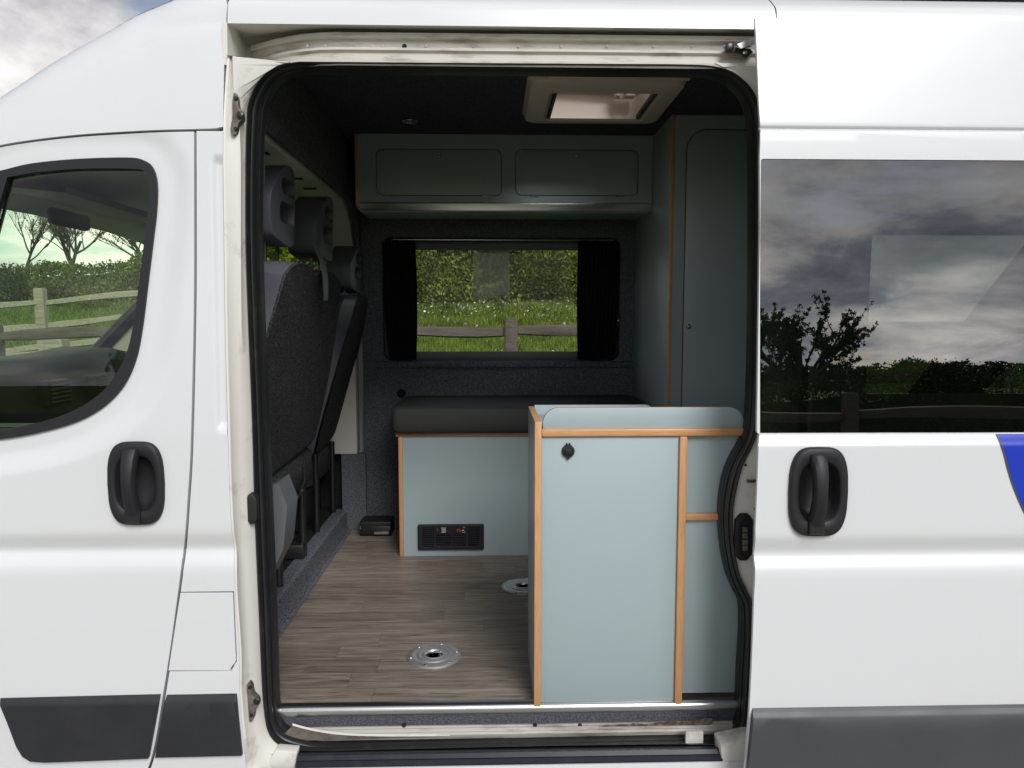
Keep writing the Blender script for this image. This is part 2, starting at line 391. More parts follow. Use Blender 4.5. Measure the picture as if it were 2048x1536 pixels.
def YS(x, z):
    y = YB(x, z) - SL
    t = min(1, max(0, (z - (ZSH - .016)) / .030)); y += .014 * t * t * (3 - 2 * t)
    y += .007 * math.exp(-((z - ZCR) / .0035) ** 2) + (.003 if z > ZCR else 0)
    return y

van = thing('camper_van', 'white high-roof camper van with its side door slid open', 'van', (0, 2.8, 0))

def handle_hole(cx, cy, yf):
    s = P(cx + 1, cy, 1.75)[0] - P(cx, cy, 1.75)[0]; x0, z0 = U([(cx, cy)], yf)[0]; out = []
    for i in range(32):
        t = 2 * math.pi * i / 32; c, q = math.cos(t), math.sin(t); u = math.copysign(abs(c) ** .55, c); v = math.copysign(abs(q) ** .55, q)
        out.append((x0 + u * 52 * s * .88 * (1 + .10 * (1 - v * v)), z0 + v * 87 * s * .88))
    return out
# window of the cab door
win_o = [(-150, 330 + 60), (-60, 352), (0, 340), (60, 326), (150, 317), (250, 314), (284, 319), (303, 334), (312, 366), (311, 420), (304, 480), (293, 570),
         (283, 650), (272, 710), (254, 757), (228, 793), (190, 824), (140, 848), (70, 867), (0, 879), (-120, 892), (-260, 897), (-300, 860)]
win_i = [(-118, 860), (-60, 858), (0, 861), (60, 849), (120, 832), (170, 808), (208, 778), (234, 742), (254, 698), (266, 640), (277, 560), (288, 470), (297, 400),
         (297, 365), (288, 345), (268, 337), (150, 337), (60, 345), (12, 354), (0, 395), (-60, 620)]
WO = U(smooth(win_o, 4, True), YB); WI = U(smooth(win_i[:18], 4) + [(p[0], p[1], 0)[:2] for p in win_i[18:]], YB)
WOa = np.array(WO); WOd = np.roll(WOa, -1, axis=0) - WOa; WOl = (WOd ** 2).sum(1) + 1e-12
def dist_win(x, z):
    q = np.array([x, z]) - WOa; t = np.clip((q * WOd).sum(1) / WOl, 0, 1); return float(np.min(np.linalg.norm(q - WOd * t[:, None], axis=1)))
def inside(x, z, poly):
    c = False; n = len(poly)
    for i in range(n):
        (x1, z1), (x2, z2) = poly[i], poly[(i + 1) % n]
        if (z1 > z) != (z2 > z) and x < (x2 - x1) * (z - z1) / (z2 - z1) + x1: c = not c
    return c
def YD(x, z):
    y = YB(x, z)
    if z > 1.15:
        d = dist_win(x, z); t = min(1, max(0, (d - .030) / .065)); y -= .011 * (t * t * (3 - 2 * t)) - .011
    return y
gap_r = [(388, 263), (388, 400), (388, 560), (386, 700), (381, 900), (375, 1000), (371, 1058), (367, 1100), (356, 1184), (340, 1300), (326, 1389), (311, 1480), (296, 1536), (270, 1585)]
top_l = [(388, 263), (320, 264.5), (250, 268), (170, 273), (100, 280), (40, 288), (0, 295), (-60, 308), (-200, 360)]
door_px = smooth(gap_r, 4)[::-1] + smooth(top_l, 4)[1:] + [(-420, 640), (-560, 880), (-590, 1100), (-560, 1585)]
fd = panel('cab_door', U(door_px, YD), YD, 'white_paint', van, holes=[WO, handle_hole(274, 966, YB)], step=.012, zl=ZC, thick=.03, bev=.004)
fd['label'] = 'closed white cab door with dark framed window'
panel('window_seal', WO, YB, 'black_plastic', fd, holes=[WI], step=.05, thick=.03, bev=.004, off=.004)
panel('window_pane', WI, YB, 'cab_glass', fd, step=.2, thick=.004, bev=0, off=.016)
TL = [(2, 1396), (160, 1392), (322, 1388), (316, 1425), (300, 1512), (180, 1517), (95, 1520), (66, 1518), (50, 1508), (38, 1488), (20, 1440)]
ztr = P(150, 1406, 1.77)[1]
def YT(x, z): return YB(x, z) - .012 + .010 * max(0, min(1, (z - ztr) / .015))
panel('lower_trim', U(TL, YB), YT, 'trim_plastic', fd, step=.05, zl=[ztr, ztr + .008], thick=.014, bev=.004)

def handle(door, cx, cy, yf, flip=1):
    """recessed pull: surround with a bowl, upright grip"""
    def lp(sx, sy, dy, k=.52, dx=0, dz=0):
        out = []
        for i in range(40):
            t = 2 * math.pi * i / 40; c, s = math.cos(t), math.sin(t)
            u = math.copysign(abs(c) ** k, c); v = math.copysign(abs(s) ** k, s)
            bul = 1 + .10 * (1 - abs(v) ** 2)
            out.append((u * sx * bul + dx, v * sy + dz, dy))
        return out
    s = P(cx + 1, cy, 1.75)[0] - P(cx, cy, 1.75)[0]
    x0, z0 = U([(cx, cy)], yf)[0]
    w, h = 52 * s, 87 * s
    L = [lp(w, h, .004), lp(w, h, -.006), lp(w * .97, h * .985, -.011), lp(w * .93, h * .96, -.0135), lp(w * .74, h * .70, -.012, .6), lp(w * .70, h * .66, -.008, .6),
         lp(w * .66, h * .60, .012, .62), lp(w * .52, h * .46, .026, .7)]
    fix = lambda l: [(x0 + u, yf(x0 + u, z0 + v) + d, z0 + v) for u, v, d in l]
    loft('handle_surround', [fix(l) for l in L], 'black_plastic', door, cap1=True, angle=50)
    rows = []
    gx = x0 - 5 * s
    for i in range(15):
        t = i / 14; v = h * (.84 - 1.58 * t); bow = -.012 - .024 * math.sin(math.pi * min(1, t * 1.05)) ** .7
        ww = 14.5 * s * (1 + .10 * math.cos(t * 6)); yy = yf(gx, z0 + v) + bow
        c = lambda a, b: (gx + a * ww, yy + b * .013, z0 + v)
        rows.append([c(-1, 1), c(-1, .1), c(-.75, -.55), c(-.3, -.8), c(.3, -.8), c(.75, -.55), c(1, .1), c(1, 1)])
    loft('handle_grip', rows, 'black_plastic', door, cap0=True, cap1=True)
    zb = z0 - h * .78
    loft('grip_foot', [[(gx + a * 15 * s * q, yf(gx, zb) + d, zb + b * 13 * s * q) for a, b in ((-1, -1), (1, -1), (1, 1), (-1, 1))] for q, d in ((1, -.010), (1, -.018), (.85, -.021))], 'black_plastic', door, cap1=True)
handle(fd, 274, 966, YB)

# ---- body panels round the doors
sil = [(-260, 420), (-160, 330), (-60, 256), (0, 211), (70, 161), (137, 113), (205, 70), (273, 31), (320, 11), (365, -8), (410, -20), (452, -27)]
SIL = U(smooth(sil, 4), lambda x, z: 1.945)
silx = np.array([p[0] for p in SIL]); silz = np.array([p[1] for p in SIL])
fl = U(smooth([(60, 196), (140, 150), (215, 113), (280, 83), (342, 58), (400, 47), (452, 43)], 4), YB)   # pressed line under the roof cap
flx = np.array([p[0] for p in fl]); flz = np.array([p[1] for p in fl])
def YC(x, z):
    y = YB(x, min(z, flz[-1])); d = float(np.interp(x, silx, silz)) - z
    y += .05 * math.exp(-max(d, 0) / .03) + .05 * math.exp(-max(d, 0) / .11)
    if x > flx[0]:
        e = z - float(np.interp(x, flx, flz)); y += .004 / (1 + math.exp(-e / .003)) * min(1, (x - flx[0]) / .15)
    return y
cap_px = [(446, 253), (447, 190), (448, 130), (450, 80), (453, 42), (455, 10)]
low = [(-200, 354), (-60, 303), (0, 290), (40, 283), (100, 275), (170, 268), (250, 263), (320, 259.5), (388, 258), (446, 256)]
SC = [(x, z) for x, z in SIL]
cap_out = U(cap_px, YC) + SC[::-1] + U(smooth(low, 3), YC)[:-1]
panel('cab_roof_side', cap_out, YC, 'white_paint', van, step=.016, thick=.02, bev=.002)
# B pillar panel between the two doors
gap_b = [(a + 5.5, b) for a, b in gap_r]; gap_b[0] = (393, 262)
ap = [(446, 262), (446, 340), (448, 500), (451, 700), (455, 842), (458, 960), (463, 1060), (468, 1096), (470, 1182), (478, 1300), (479, 1384), (489, 1506), (494, 1560), (497, 1585)]
zg0, zg1 = P(440, 864, 1.78)[1], P(440, 308, 1.8)[1]; xg = P(431, 600, 1.79)[0]
def YPL(x, z):
    y = YB(x, z); a = min(1, max(0, (x - xg + .008) / .014)); b = min(1, max(0, (z - zg0) / .02)) * min(1, max(0, (zg1 - z) / .02))
    return y + .010 * a * a * (3 - 2 * a) * b
flap = [(361, 1186), (466, 1185.5), (469, 1260), (472, 1322), (458, 1341), (337, 1341)]
FLP = U(flap, YB); c = np.mean(FLP, axis=0)
hole = [(c[0] + (x - c[0]) * 1.035, c[1] + (z - c[1]) * 1.03) for x, z in FLP]
hole[0] = (FLP[0][0] - .003, hole[0][1]); hole[1] = (FLP[1][0] + .002, hole[1][1]); hole[5] = (FLP[5][0] - .001, hole[5][1]); hole[2] = (FLP[2][0] + .002, hole[2][1]); hole[3] = (FLP[3][0] + .002, hole[3][1])
GB = U(smooth(gap_b, 3), YPL); AP = U(smooth(ap, 3), YPL)
zf1, zf0_ = FLP[0][1] + .003, FLP[5][1] - .003
up_o = [p for p in AP if p[1] > zf1][::-1]; up_g = [p for p in GB if p[1] > zf1]
lo_o = [p for p in AP if p[1] < zf0_][::-1]; lo_g = [p for p in GB if p[1] < zf0_]
def xat(L_, z): return float(np.interp(z, [p[1] for p in L_[::-1]], [p[0] for p in L_[::-1]]))
zxl = ZC + [zg0, zg0 + .01, zg0 + .02, zg1, zg1 - .01, zg1 - .02]
panel('pillar_panel', [(xat(AP, zf1), zf1)] + up_o + up_g + [(xat(GB, zf1), zf1)], YPL, 'white_paint', van, step=.03, zl=zxl, xl=[xg - .008, xg - .004, xg, xg + .003, xg + .006], thick=.02)
panel('pillar_panel', lo_o + [(xat(AP, zf0_), zf0_), (xat(GB, zf0_), zf0_)] + lo_g, YPL, 'white_paint', van, step=.03, thick=.02)
panel('fuel_flap', FLP, YB, 'white_paint', van, step=.05, thick=.01, bev=.002, off=-.001)
fs_ = [p for p in AP if zf0_ < p[1] < zf1]
panel('flap_surround', [(xat(AP, zf1) , zf1)] + fs_ + [(xat(AP, zf0_), zf0_), (FLP[4][0] + .004, zf0_), (FLP[4][0] + .006, FLP[4][1] - .001), (FLP[3][0] + .0025, FLP[3][1] - .001), (FLP[2][0] + .0025, FLP[2][1]), (FLP[1][0] + .0025, zf1)], YB, 'white_paint', van, step=.05, thick=.012, bev=.001)
slab('flap_recess', [(c[0] + (x - c[0]) * 1.08, c[1] + (z - c[1]) * 1.08) for x, z in FLP], 'xz', 1.792, 1.80, 'gap_black', van)
TP = [(334, 1389), (400, 1388), (474, 1386.5), (479, 1440), (486, 1507), (400, 1509), (313, 1511), (322, 1460)]
panel('pillar_trim', U(TP, YB), YT, 'trim_plastic', van, step=.05, zl=[ztr, ztr + .008], thick=.014, bev=.003)
# dark seal seen in the gap behind the cab door's edge, and the gap above it
GS = U(smooth([(a + 3, b) for a, b in gap_r], 3), YB)
loft('door_gap_seal', [[(x - .02, 1.80 + (YB(x, z) - 1.78), z), (x + .02, 1.80 + (YB(x, z) - 1.78), z)] for x, z in GS], 'gap_black', van, closed=False)
GT = U(smooth([(a, b - 3) for a, b in top_l] , 3), YB)
loft('roof_gap_seal', [[(x, YB(x, z) + .022, z - .02), (x, YB(x, z) + .022, z + .02)] for x, z in GT], 'gap_black', van, closed=False)

# ---- roof edge above the opening, roof skin, hatch opening
xl0, xr0 = P(456, 30, 1.85)[0], 3.0
HX0, HX1, HY0, HY1 = .215, .585, 2.60, 2.93            # opening of the roof hatch
zlow = P(1000, 53, 1.845)[1]; zroof = P(1000, -20, 1.925)[1]
zz = np.linspace(zlow, zroof, 14)
loft('roof_edge', [[(xl0, YB(0, z), z), (P(1553, 10, 1.85)[0] - .0015, YB(0, z), z)] for z in zz], 'white_paint', van, closed=False)
loft('roof_edge', [[(P(1553, 10, 1.85)[0] + .0015, YB(0, z), z), (xr0, YB(0, z), z)] for z in zz], 'white_paint', van, closed=False)
ys = sorted([1.925, 1.98, 2.08, 2.25, HY0, HY1, 3.1, 3.4, 3.62, 3.70, 3.76] + [2.45])
xs = sorted(list(silx)[:-1] + [SIL[-1][0], SIL[-1][0] + .012, xl0 + .02, 0.0, HX0, HX1, 1.2, 2.0, 3.0])
def roof_z(x, y):
    b = float(np.interp(x, silx, silz)) if x < SIL[-1][0] else zroof + (silz[-1] - zroof) * max(0, 1 - (x - SIL[-1][0]) / .01)
    t = (y - 1.925) / (3.76 - 1.925); return b + .085 * (1 - abs(2 * t - 1) ** 3.2)
bm = bmesh.new(); gv = [[bm.verts.new((x, y + (.02 if y < 1.93 and x < SIL[-1][0] + .001 else 0), roof_z(x, y))) for x in xs] for y in ys]
for j in range(len(ys) - 1):
    for i in range(len(xs) - 1):
        if HX0 - .001 <= xs[i] < HX1 - .001 and HY0 - .001 <= ys[j] < HY1 - .001: continue
        bm.faces.new((gv[j][i], gv[j][i + 1], gv[j + 1][i + 1], gv[j + 1][i]))
bm_obj('roof', bm, 'white_paint', van)

# ---- pocket above the opening with the door track
xa = P(456, 60, 1.85)[0]
xb = 1.0
zt0 = P(1000, 67, 1.97)[1]; zt1 = P(1000, 130, 1.97)[1]
loft('pocket_top', [[(xa, 1.845, zlow), (xb, 1.845, zlow)], [(xa, 1.862, zlow + .003), (xb, 1.862, zlow + .003)], [(xa, 1.99, zlow + .022), (xb, 1.99, zlow + .022)]], 'jamb_paint', van, closed=False)
zpb = P(1000, 139, 1.985)[1]
slab('pocket_back', [(xa - .012, zpb), (xb, zpb), (xb, zlow + .06), (xa - .012, zlow + .06)], 'xz', 1.985, 2.0, 'dirty_paint', van)
zj = P(500, 113, 1.84)[1]
slab('pocket_side', [(1.84, zj - .02), (1.985, zj - .02), (1.985, zlow + .05), (1.845, zlow + .002)], 'yz', xa - .012, xa, 'jamb_paint', van)
path = []
for px in (500, 508, 520, 536, 556, 580, 608, 640, 680, 730, 800, 950, 1150, 1350, 1530):
    t = max(0, min(1, (680 - px) / 180)); y = 1.872 + .098 * t ** 2.1; path.append((P(px, 75, y)[0], y, 0, 1))
Z = lambda q, y=1.872: P(1000, q, y)[1]
trk = sweep('door_track', path, [(.03, Z(66)), (.002, Z(66.5)), (0, Z(68)), (0, Z(77)), (.003, Z(78.5)), (.012, Z(79)), (.013, Z(81)), (.013, Z(95)), (.011, Z(97)), (-.002, Z(98)), (-.003, Z(99)),
      (-.003, Z(103)), (.000, Z(105)), (.004, Z(107)), (.004, Z(120)), (-.002, Z(122)), (-.002, Z(134))], 'dirty_paint', van, angle=25)
for px in (615, 651, 713, 745, 766, 852, 947, 1037, 1122, 1214, 1307, 1384, 1448):
    x, z = P(px, 93, 1.885); disc('rivet', (x, 1.885, z), [(.0042, .001), (.0038, -.0025), (.002, -.0036)], 'y', 'dirty_paint', trk, 10)
x, z = P(809, 93, 1.885); disc('track_hole', (x, 1.885, z), [(.006, -.0012), (.0055, -.0015)], 'y', 'gap_black', trk, 14)
# arm and roller of the sliding door at the end of the track
arm = loft('roller_arm', [[P3(a, b, Y) for a, b in q] for Y, q in ((1.83, [(1474, 88), (1512, 74), (1512, 88), (1482, 97)]), (1.85, [(1476, 89), (1512, 78), (1512, 92), (1484, 98)]))], 'steel', van, cap0=True, cap1=True)
x, z = P(1459, 95, 1.85); disc('roller', (x, 1.86, z), [(.010, 0), (.011, -.004), (.011, -.014), (.008, -.016)], 'y', 'black_metal', van, 16)
loft('roller_bracket', [[P3(a, b, Y) for a, b in ((1455, 88), (1478, 96), (1500, 97), (1506, 104), (1492, 116), (1478, 108), (1462, 102))] for Y in (1.852, 1.868)], 'black_metal', van, cap0=True, cap1=True)
x, z = P(1490, 105, 1.85); disc('bracket_bolt', (x, 1.852, z), [(.006, 0), (.006, -.004), (.003, -.005)], 'y', 'steel', van, 8)

# ---- rubber seal round the opening
seal = [((640, 126), (640, 142)), ((900, 128), (900, 143)), ((1200, 130), (1200, 146)), ((1360, 131), (1360, 147)), ((1427, 135), (1418, 150)), ((1467, 149), (1455, 163)), ((1493, 170), (1480, 186)),
        ((1510, 196), (1493, 212)), ((1520, 240), (1501, 252)), ((1522, 400), (1503, 400)), ((1521, 600), (1502, 600)), ((1519, 750), (1499, 755)), ((1517, 830), (1495, 835)), ((1510, 872), (1489, 868)),
        ((1500, 898), (1477, 893)), ((1484, 930), (1458, 930)), ((1472, 973), (1446, 973)), ((1464, 1024), (1441, 1026)), ((1466, 1087), (1444, 1087)), ((1476, 1143), (1455, 1146)), ((1491, 1178), (1470, 1184)),
        ((1503, 1208), (1482, 1211)), ((1506, 1265), (1483, 1265)), ((1504, 1334), (1479, 1334)), ((1499, 1400), (1476, 1400)), ((1494, 1448), (1472, 1438)), ((1480, 1474), (1458, 1455)), ((1440, 1484), (1430, 1464)),
        ((1300, 1485), (1300, 1466)), ((1085, 1488), (1085, 1471)), ((767, 1495), (767, 1479)), ((650, 1499), (650, 1478)), ((592, 1497), (612, 1470)), ((556, 1484), (580, 1460)), ((538, 1460), (560, 1440)),
        ((530, 1420), (554, 1410)), ((525, 1353), (552, 1353)), ((519, 1216), (548, 1216)), ((511, 1025), (540, 1025)), ((506, 842), (532, 842)), ((494, 525), (520, 525)), ((493, 350), (519, 350)),
        ((495, 250), (523, 250)), ((500, 205), (528, 212)), ((523, 160), (545, 174)), ((553, 137), (568, 153)), ((590, 127), (600, 144))]
so = smooth([a for a, b in seal], 5, True); si = smooth([b for a, b in seal], 5, True)
rib = [(0, 0), (.02, -.010), (.14, -.015), (.26, -.012), (.34, -.004), (.42, -.010), (.56, -.013), (.66, -.008), (.72, .000), (.80, -.004), (.92, -.002), (1, .004), (1.02, .03)]
SY0, SY1 = 1.872, 1.905
loops = []
for t, d in rib:
    lp = []
    for (a, b), (c_, e) in zip(so, si):
        Y = SY0 + (SY1 - SY0) * t + d; x0, z0 = P(a, b, SY0); x1, z1 = P(c_, e, SY1)
        lp.append((x0 + (x1 - x0) * t, Y, z0 + (z1 - z0) * t))
    loops.append(lp)
loft('door_seal', loops, 'rubber', van, angle=55)
# lining return just inside the seal
rl = [P3(a, b, 1.905) for a, b in si]
cx0, cz0 = .06, 1.35
loft('opening_return', [rl, [(x + (-.035 if x < cx0 else .035), 1.945, z + (.03 if z > cz0 + .5 else 0)) for x, y, z in rl]], 'carpet', van)

# ---- left jamb (B pillar edge), right jamb, sill
A_ = smooth([(455, 112), (449, 200), (447, 262), (447, 340), (449, 500), (452, 700), (456, 842), (459, 960), (464, 1060), (469, 1096), (471, 1182), (479, 1300), (480, 1384), (490, 1500), (497, 1570)], 4)
B_ = smooth([(470, 112), (473, 200), (477, 262), (479, 340), (479, 500), (481, 700), (484, 842), (487, 960), (490, 1060), (489, 1096), (495, 1182), (502, 1300), (507, 1384), (520, 1480), (556, 1570)], 4)
C_ = smooth([(584, 127), (535, 146), (501, 205), (494, 300), (494, 500), (500, 700), (506, 842), (509, 960), (513, 1060), (514, 1096), (518, 1182), (523, 1300), (527, 1384), (542, 1468), (596, 1504)], 4)
rows = []
for a, b, c_ in zip(A_, B_, C_):
    (ax, az), (bx, bz), (cx, cz) = U([a], YB)[0], P(b[0], b[1], 1.825), P(c_[0], c_[1], 1.872)
    ya = YB(ax, az); m1 = (ax + (bx - ax) * .25, ya + .012, az + (bz - az) * .25)
    rows.append([(ax - .002, ya + .004, az), (ax + .003, ya + .005, az), m1, (bx - .005, 1.824, bz), (bx + .002, 1.829, bz), (cx - .003, 1.862, cz), (cx + .004, 1.875, cz)])
loft('pillar_jamb', rows, 'jamb_paint', van, closed=False, angle=50)
x0, z0 = P(464, 112, 1.83); x1, z1 = P(584, 127, 1.86)
loft('jamb_ledge', [[(xa, 1.83, zj), (x1, 1.862, z1 + .001)], [(xa, 1.935, zj + .003), (x1 - .03, 1.935, z1 + .004)]], 'jamb_paint', van, closed=False)
ia, ib = 4 * 5, 28 * 5
rj = []
for (a, b) in so[ia:ib]:
    x, z = P(a, b, SY0); rj.append([(x - .004, SY0 + .004, z), (x + .008, SY0 - .002, z), (x + .06, 1.86, z), (max(x + .07, .80), 1.855, z)])
loft('rear_jamb', rj, 'jamb_paint', van, closed=False, angle=60)
tr_ = rj[0]
slab('jamb_corner', [P(1430, 126, 1.868), P(1600, 126, 1.868), P(1600, 230, 1.868), P(1524, 230, 1.868), P(1512, 190, 1.868), P(1495, 166, 1.868), P(1470, 145, 1.868)], 'xz', 1.868, 1.88, 'jamb_paint', van)
x, z = P(1505, 964, 1.84)
loft('striker_pin', [[(x - .012 + .03 * t, 1.855 - .03 * (1 - t) * 0 + a, z + b) for a, b in ((-.006, -.004), (.0, -.005), (.0, .005), (-.006, .004))] for t in (0, .3, 1)], 'steel', van, cap0=True, cap1=True)
def octa(px0, py0, px1, py1, Y, c=.3):
    x0, z0, x1, z1 = rpx(px0, py0, px1, py1, Y); w = x1 - x0; k = w * c
    return [(x0 + k, z0), (x1 - k, z0), (x1, z0 + k * 1.3), (x1, z1 - k * 1.3), (x1 - k, z1), (x0 + k, z1), (x0, z1 - k * 1.3), (x0, z0 + k * 1.3)]
cp = slab('contact_plate', octa(1470, 1027, 1505, 1121, 1.86), 'xz', 1.856, 1.875, 'black_plastic', van, bev=.003)
slab('contact_well', octa(1478, 1040, 1500, 1110, 1.856, .25), 'xz', 1.8545, 1.858, 'gap_black', cp)
for q in (1060, 1072, 1085, 1097):
    a = rpx(1485.5, q - 5, 1496, q + 5, 1.852); box('contact_pad', a[0], a[2], 1.852, 1.856, a[1], a[3], 'cast_metal', cp, .0006)
slab('contact_cup', octa(489, 989, 512, 1050, 1.83, .35), 'xz', 1.836, 1.862, 'black_plastic', van, bev=.003)
for a in ((1486, 929, 3), (1505, 1016, 2.4)):
    x, z = P(a[0], a[1], 1.868); disc('jamb_hole', (x + .004, 1.862, z), [(.0035, 0), (.003, -.003)], 'y', 'gap_black', van, 10)
def catch(pts, bolts, Y, m):
    c = slab('guide_catch', [P(a, b, Y) for a, b in smooth(pts, 4, True)], 'xz', Y - .012, Y + .01, m, van, bev=.003)
    for a, b, r in bolts:
        x, z = P(a, b, Y - .012); disc('catch_bolt', (x, Y - .011, z), [(r, 0), (r, -.004), (r * .7, -.006)], 'y', 'rust' if m == 'rust' else 'black_metal', c, 12)
catch([(472, 188), (478, 196), (480, 216), (487, 226), (488, 240), (480, 250), (477, 268), (470, 273), (464, 262), (468, 235), (468, 205)], [(472, 197, .005), (481, 231, .009), (472, 258, .005)], 1.827, 'cast_metal')
catch([(499, 1363), (505, 1370), (508, 1385), (518, 1396), (519, 1408), (511, 1420), (508, 1436), (501, 1438), (497, 1420), (495, 1392), (494, 1372)], [(500, 1374, .005), (514, 1402, .009), (503, 1430, .005)], 1.815, 'cast_metal')

# sill: nosing strip, carpet edge, lower track, step
xs0, xs1 = P(551, 1425, 1.92)[0], .72
zn = P(1000, 1412, 1.92)[1]
def strip(name, sect, m, x0=xs0, x1=xs1, par=van, angle=38): return loft(name, [[(x0, y, z) for y, z in sect], [(x1, y, z) for y, z in sect]], m, par, closed=False, angle=angle)
S = lambda q, y: (y, P(1000, q, y)[1])
strip('floor_nosing', [(1.952, FZ + .001), (1.951, FZ + .0045), (1.945, FZ + .0065), (1.930, FZ + .006), (1.921, FZ + .002), (1.918, FZ - .006), S(1427, 1.919)], 'aluminium', angle=60)
strip('sill_carpet', [S(1426, 1.921), S(1437, 1.920), S(1449, 1.919)], 'sill_carpet')
strip('lower_track', [S(1444, 1.93), S(1449, 1.917), S(1450, 1.914), S(1454, 1.912), S(1455, 1.906), S(1462, 1.900), S(1463, 1.897), S(1468, 1.893), S(1470, 1.893), S(1476, 1.898)], 'sill_paint', angle=25)
cv = smooth([(585, 1449), (610, 1456), (650, 1464), (700, 1469), (780, 1471), (900, 1470.5)], 4)
loft('track_curve', [[P3(a, b - 2.5, 1.891), P3(a, b + 2, 1.890)] for a, b in cv], 'jamb_paint', van, closed=False)
loft('track_corner', [[P3(a, b + 2, 1.8905), P3(a - 30 * (1 - i_ / len(cv)), 1482 - 10 * (i_ / len(cv)) ** 2, 1.893)] for i_, (a, b) in enumerate(cv)], 'grime', van, closed=False)
for q in (808, 1070, 1160, 1266, 1330):
    x, z = P(q, 1451, 1.912); disc('drain_hole', (x, 1.914, z), [(.006, 0), (.0055, -.003)], 'y', 'gap_black', van, 12)
bm = bmesh.new()
r2 = random.Random(3)
rp = smooth([(1200, 1446), (1240, 1444), (1290, 1443), (1340, 1440.5), (1390, 1438), (1420, 1437), (1424, 1442), (1400, 1446), (1350, 1448), (1300, 1449.5), (1250, 1450), (1215, 1449.5)], 4, True)
rv = [bm.verts.new(P3(a + r2.uniform(-3, 3), (b - 1444) * 1.7 + 1449 + r2.uniform(-1.6, 1.6), 1.9045)) for a, b in rp]; bm.faces.new(rv)
bmesh.ops.triangulate(bm, faces=bm.faces); bm_obj('rust_patch', bm, 'rust', van)
a = rpx(1371, 1463, 1406, 1486, 1.855); box('seal_clip', a[0], a[2], 1.852, 1.862, a[1], a[3], 'jamb_paint', van, .001)
xk0, xk1 = P(594, 1515, 1.81)[0], P(1443, 1515, 1.81)[0]
strip('step_gap', [S(1494, 1.90), S(1498, 1.872), S(1501, 1.835)], 'gap_black')
strip('step_panel', [S(1500, 1.835), S(1502, 1.826), S(1505, 1.82), S(1515, 1.812), S(1517, 1.806), S(1522, 1.801), S(1527, 1.799), S(1531, 1.80)], 'navy_plastic', xk0, xk1, angle=25)
strip('side_sill', [S(1529, 1.806), S(1530, 1.797), S(1532, 1.793), S(1560, 1.79), (1.80, .30), (1.9, .28)], 'white_paint', P(500, 1530, 1.8)[0], 1.0)
slab('sill_end', [P(1441, 1490, 1.80), P(1500, 1478, 1.80), P(1600, 1478, 1.80), P(1600, 1540, 1.80), P(1445, 1540, 1.80)], 'xz', 1.799, 1.86, 'jamb_paint', van, bev=.004)

slab('pillar_foot', [P(552, 1499, 1.83), P(595, 1503, 1.83), P(591, 1530, 1.83), P(589, 1570, 1.83), P(530, 1570, 1.83), P(538, 1520, 1.83)], 'xz', 1.827, 1.86, 'jamb_paint', van, bev=.004)
# ---- sliding door
dl = [(1510, 36), (1513, 85), (1515.5, 150), (1518, 210), (1520, 254), (1519.5, 312), (1520, 600), (1520, 866), (1517, 890), (1515, 961), (1511, 1060), (1509, 1100), (1508.5, 1189), (1503, 1341), (1499, 1418), (1493, 1500), (1486, 1580)]
LX = U(dl, YS); XR = 1.95
sd_out = LX[::-1] + [(XR, LX[0][1]), (XR, LX[-1][1])]
SW = [(x, z) for x, z in (lambda r: rrect(r[0], r[1], XR - .04, r[3], .006, 3))(rpx(1521, 314, 1800, 866.5, 1.725))]
zs_extra = ZC + [ZSH - .016 + .03 * i / 8 for i in range(9)] + [ZCR + d for d in (-.008, -.005, -.003, -.0015, 0, .0005, .0015, .003, .005, .008)]
SW_h = [(x, z) for x, z in SW]
sld = panel('sliding_door', sd_out, YS, 'white_paint', van, holes=[SW_h, handle_hole(1635, 983, YS)], step=.05, zl=zs_extra, thick=.010, bev=.004)
sld['label'] = 'white sliding door slid back along the van side with a dark tinted window'
cS = np.mean(SW, axis=0)
panel('window_pane', [(cS[0] + (x - cS[0]) * .998, cS[1] + (z - cS[1]) * .9955) for x, z in SW], YS, 'privacy_glass', sld, step=.3, thick=.005, bev=0, off=.002)
sl_t = U([(1503, 1416), (1800, 1412), (2048, 1409)], YS)
zb = sl_t[1][1]; ztr2 = zb - .020
def YTS(x, z): return YS(x, z) - .016 + .014 * max(0, min(1, (z - ztr2) / .018))
xt = P(1503, 1440, 1.70)[0]
panel('lower_trim', [(xt - .014, zb - .30), (XR - .01, zb - .30), (XR - .01, zb), (xt + .002, zb), (xt, zb - .012)], YTS, 'grey_trim', sld, step=.06, zl=[ztr2, ztr2 + .006, ztr2 + .012], thick=.018, bev=.006)
gr = smooth([(1994, 868), (2001, 884), (2009, 907), (2016, 935), (2026, 968), (2040, 1003), (2060, 1045), (2085, 1090)], 4)
GR = U(gr, YS); panel('blue_graphic', GR + [(XR - .02, GR[-1][1]), (XR - .02, GR[0][1])], YS, 'blue_vinyl', sld, step=.05, zl=[ZSH - .016 + .03 * i / 8 for i in range(9)], thick=.0006, bev=0, off=-.0012)
GE = [(x, z) for x, z in GR]
panel('graphic_edge', [(x - .004, z) for x, z in GE] + [(x + .0005, z) for x, z in GE[::-1]], YS, 'grey_trim', sld, step=.05, thick=.0006, bev=0, off=-.0016)
handle(sld, 1635, 983, YS)

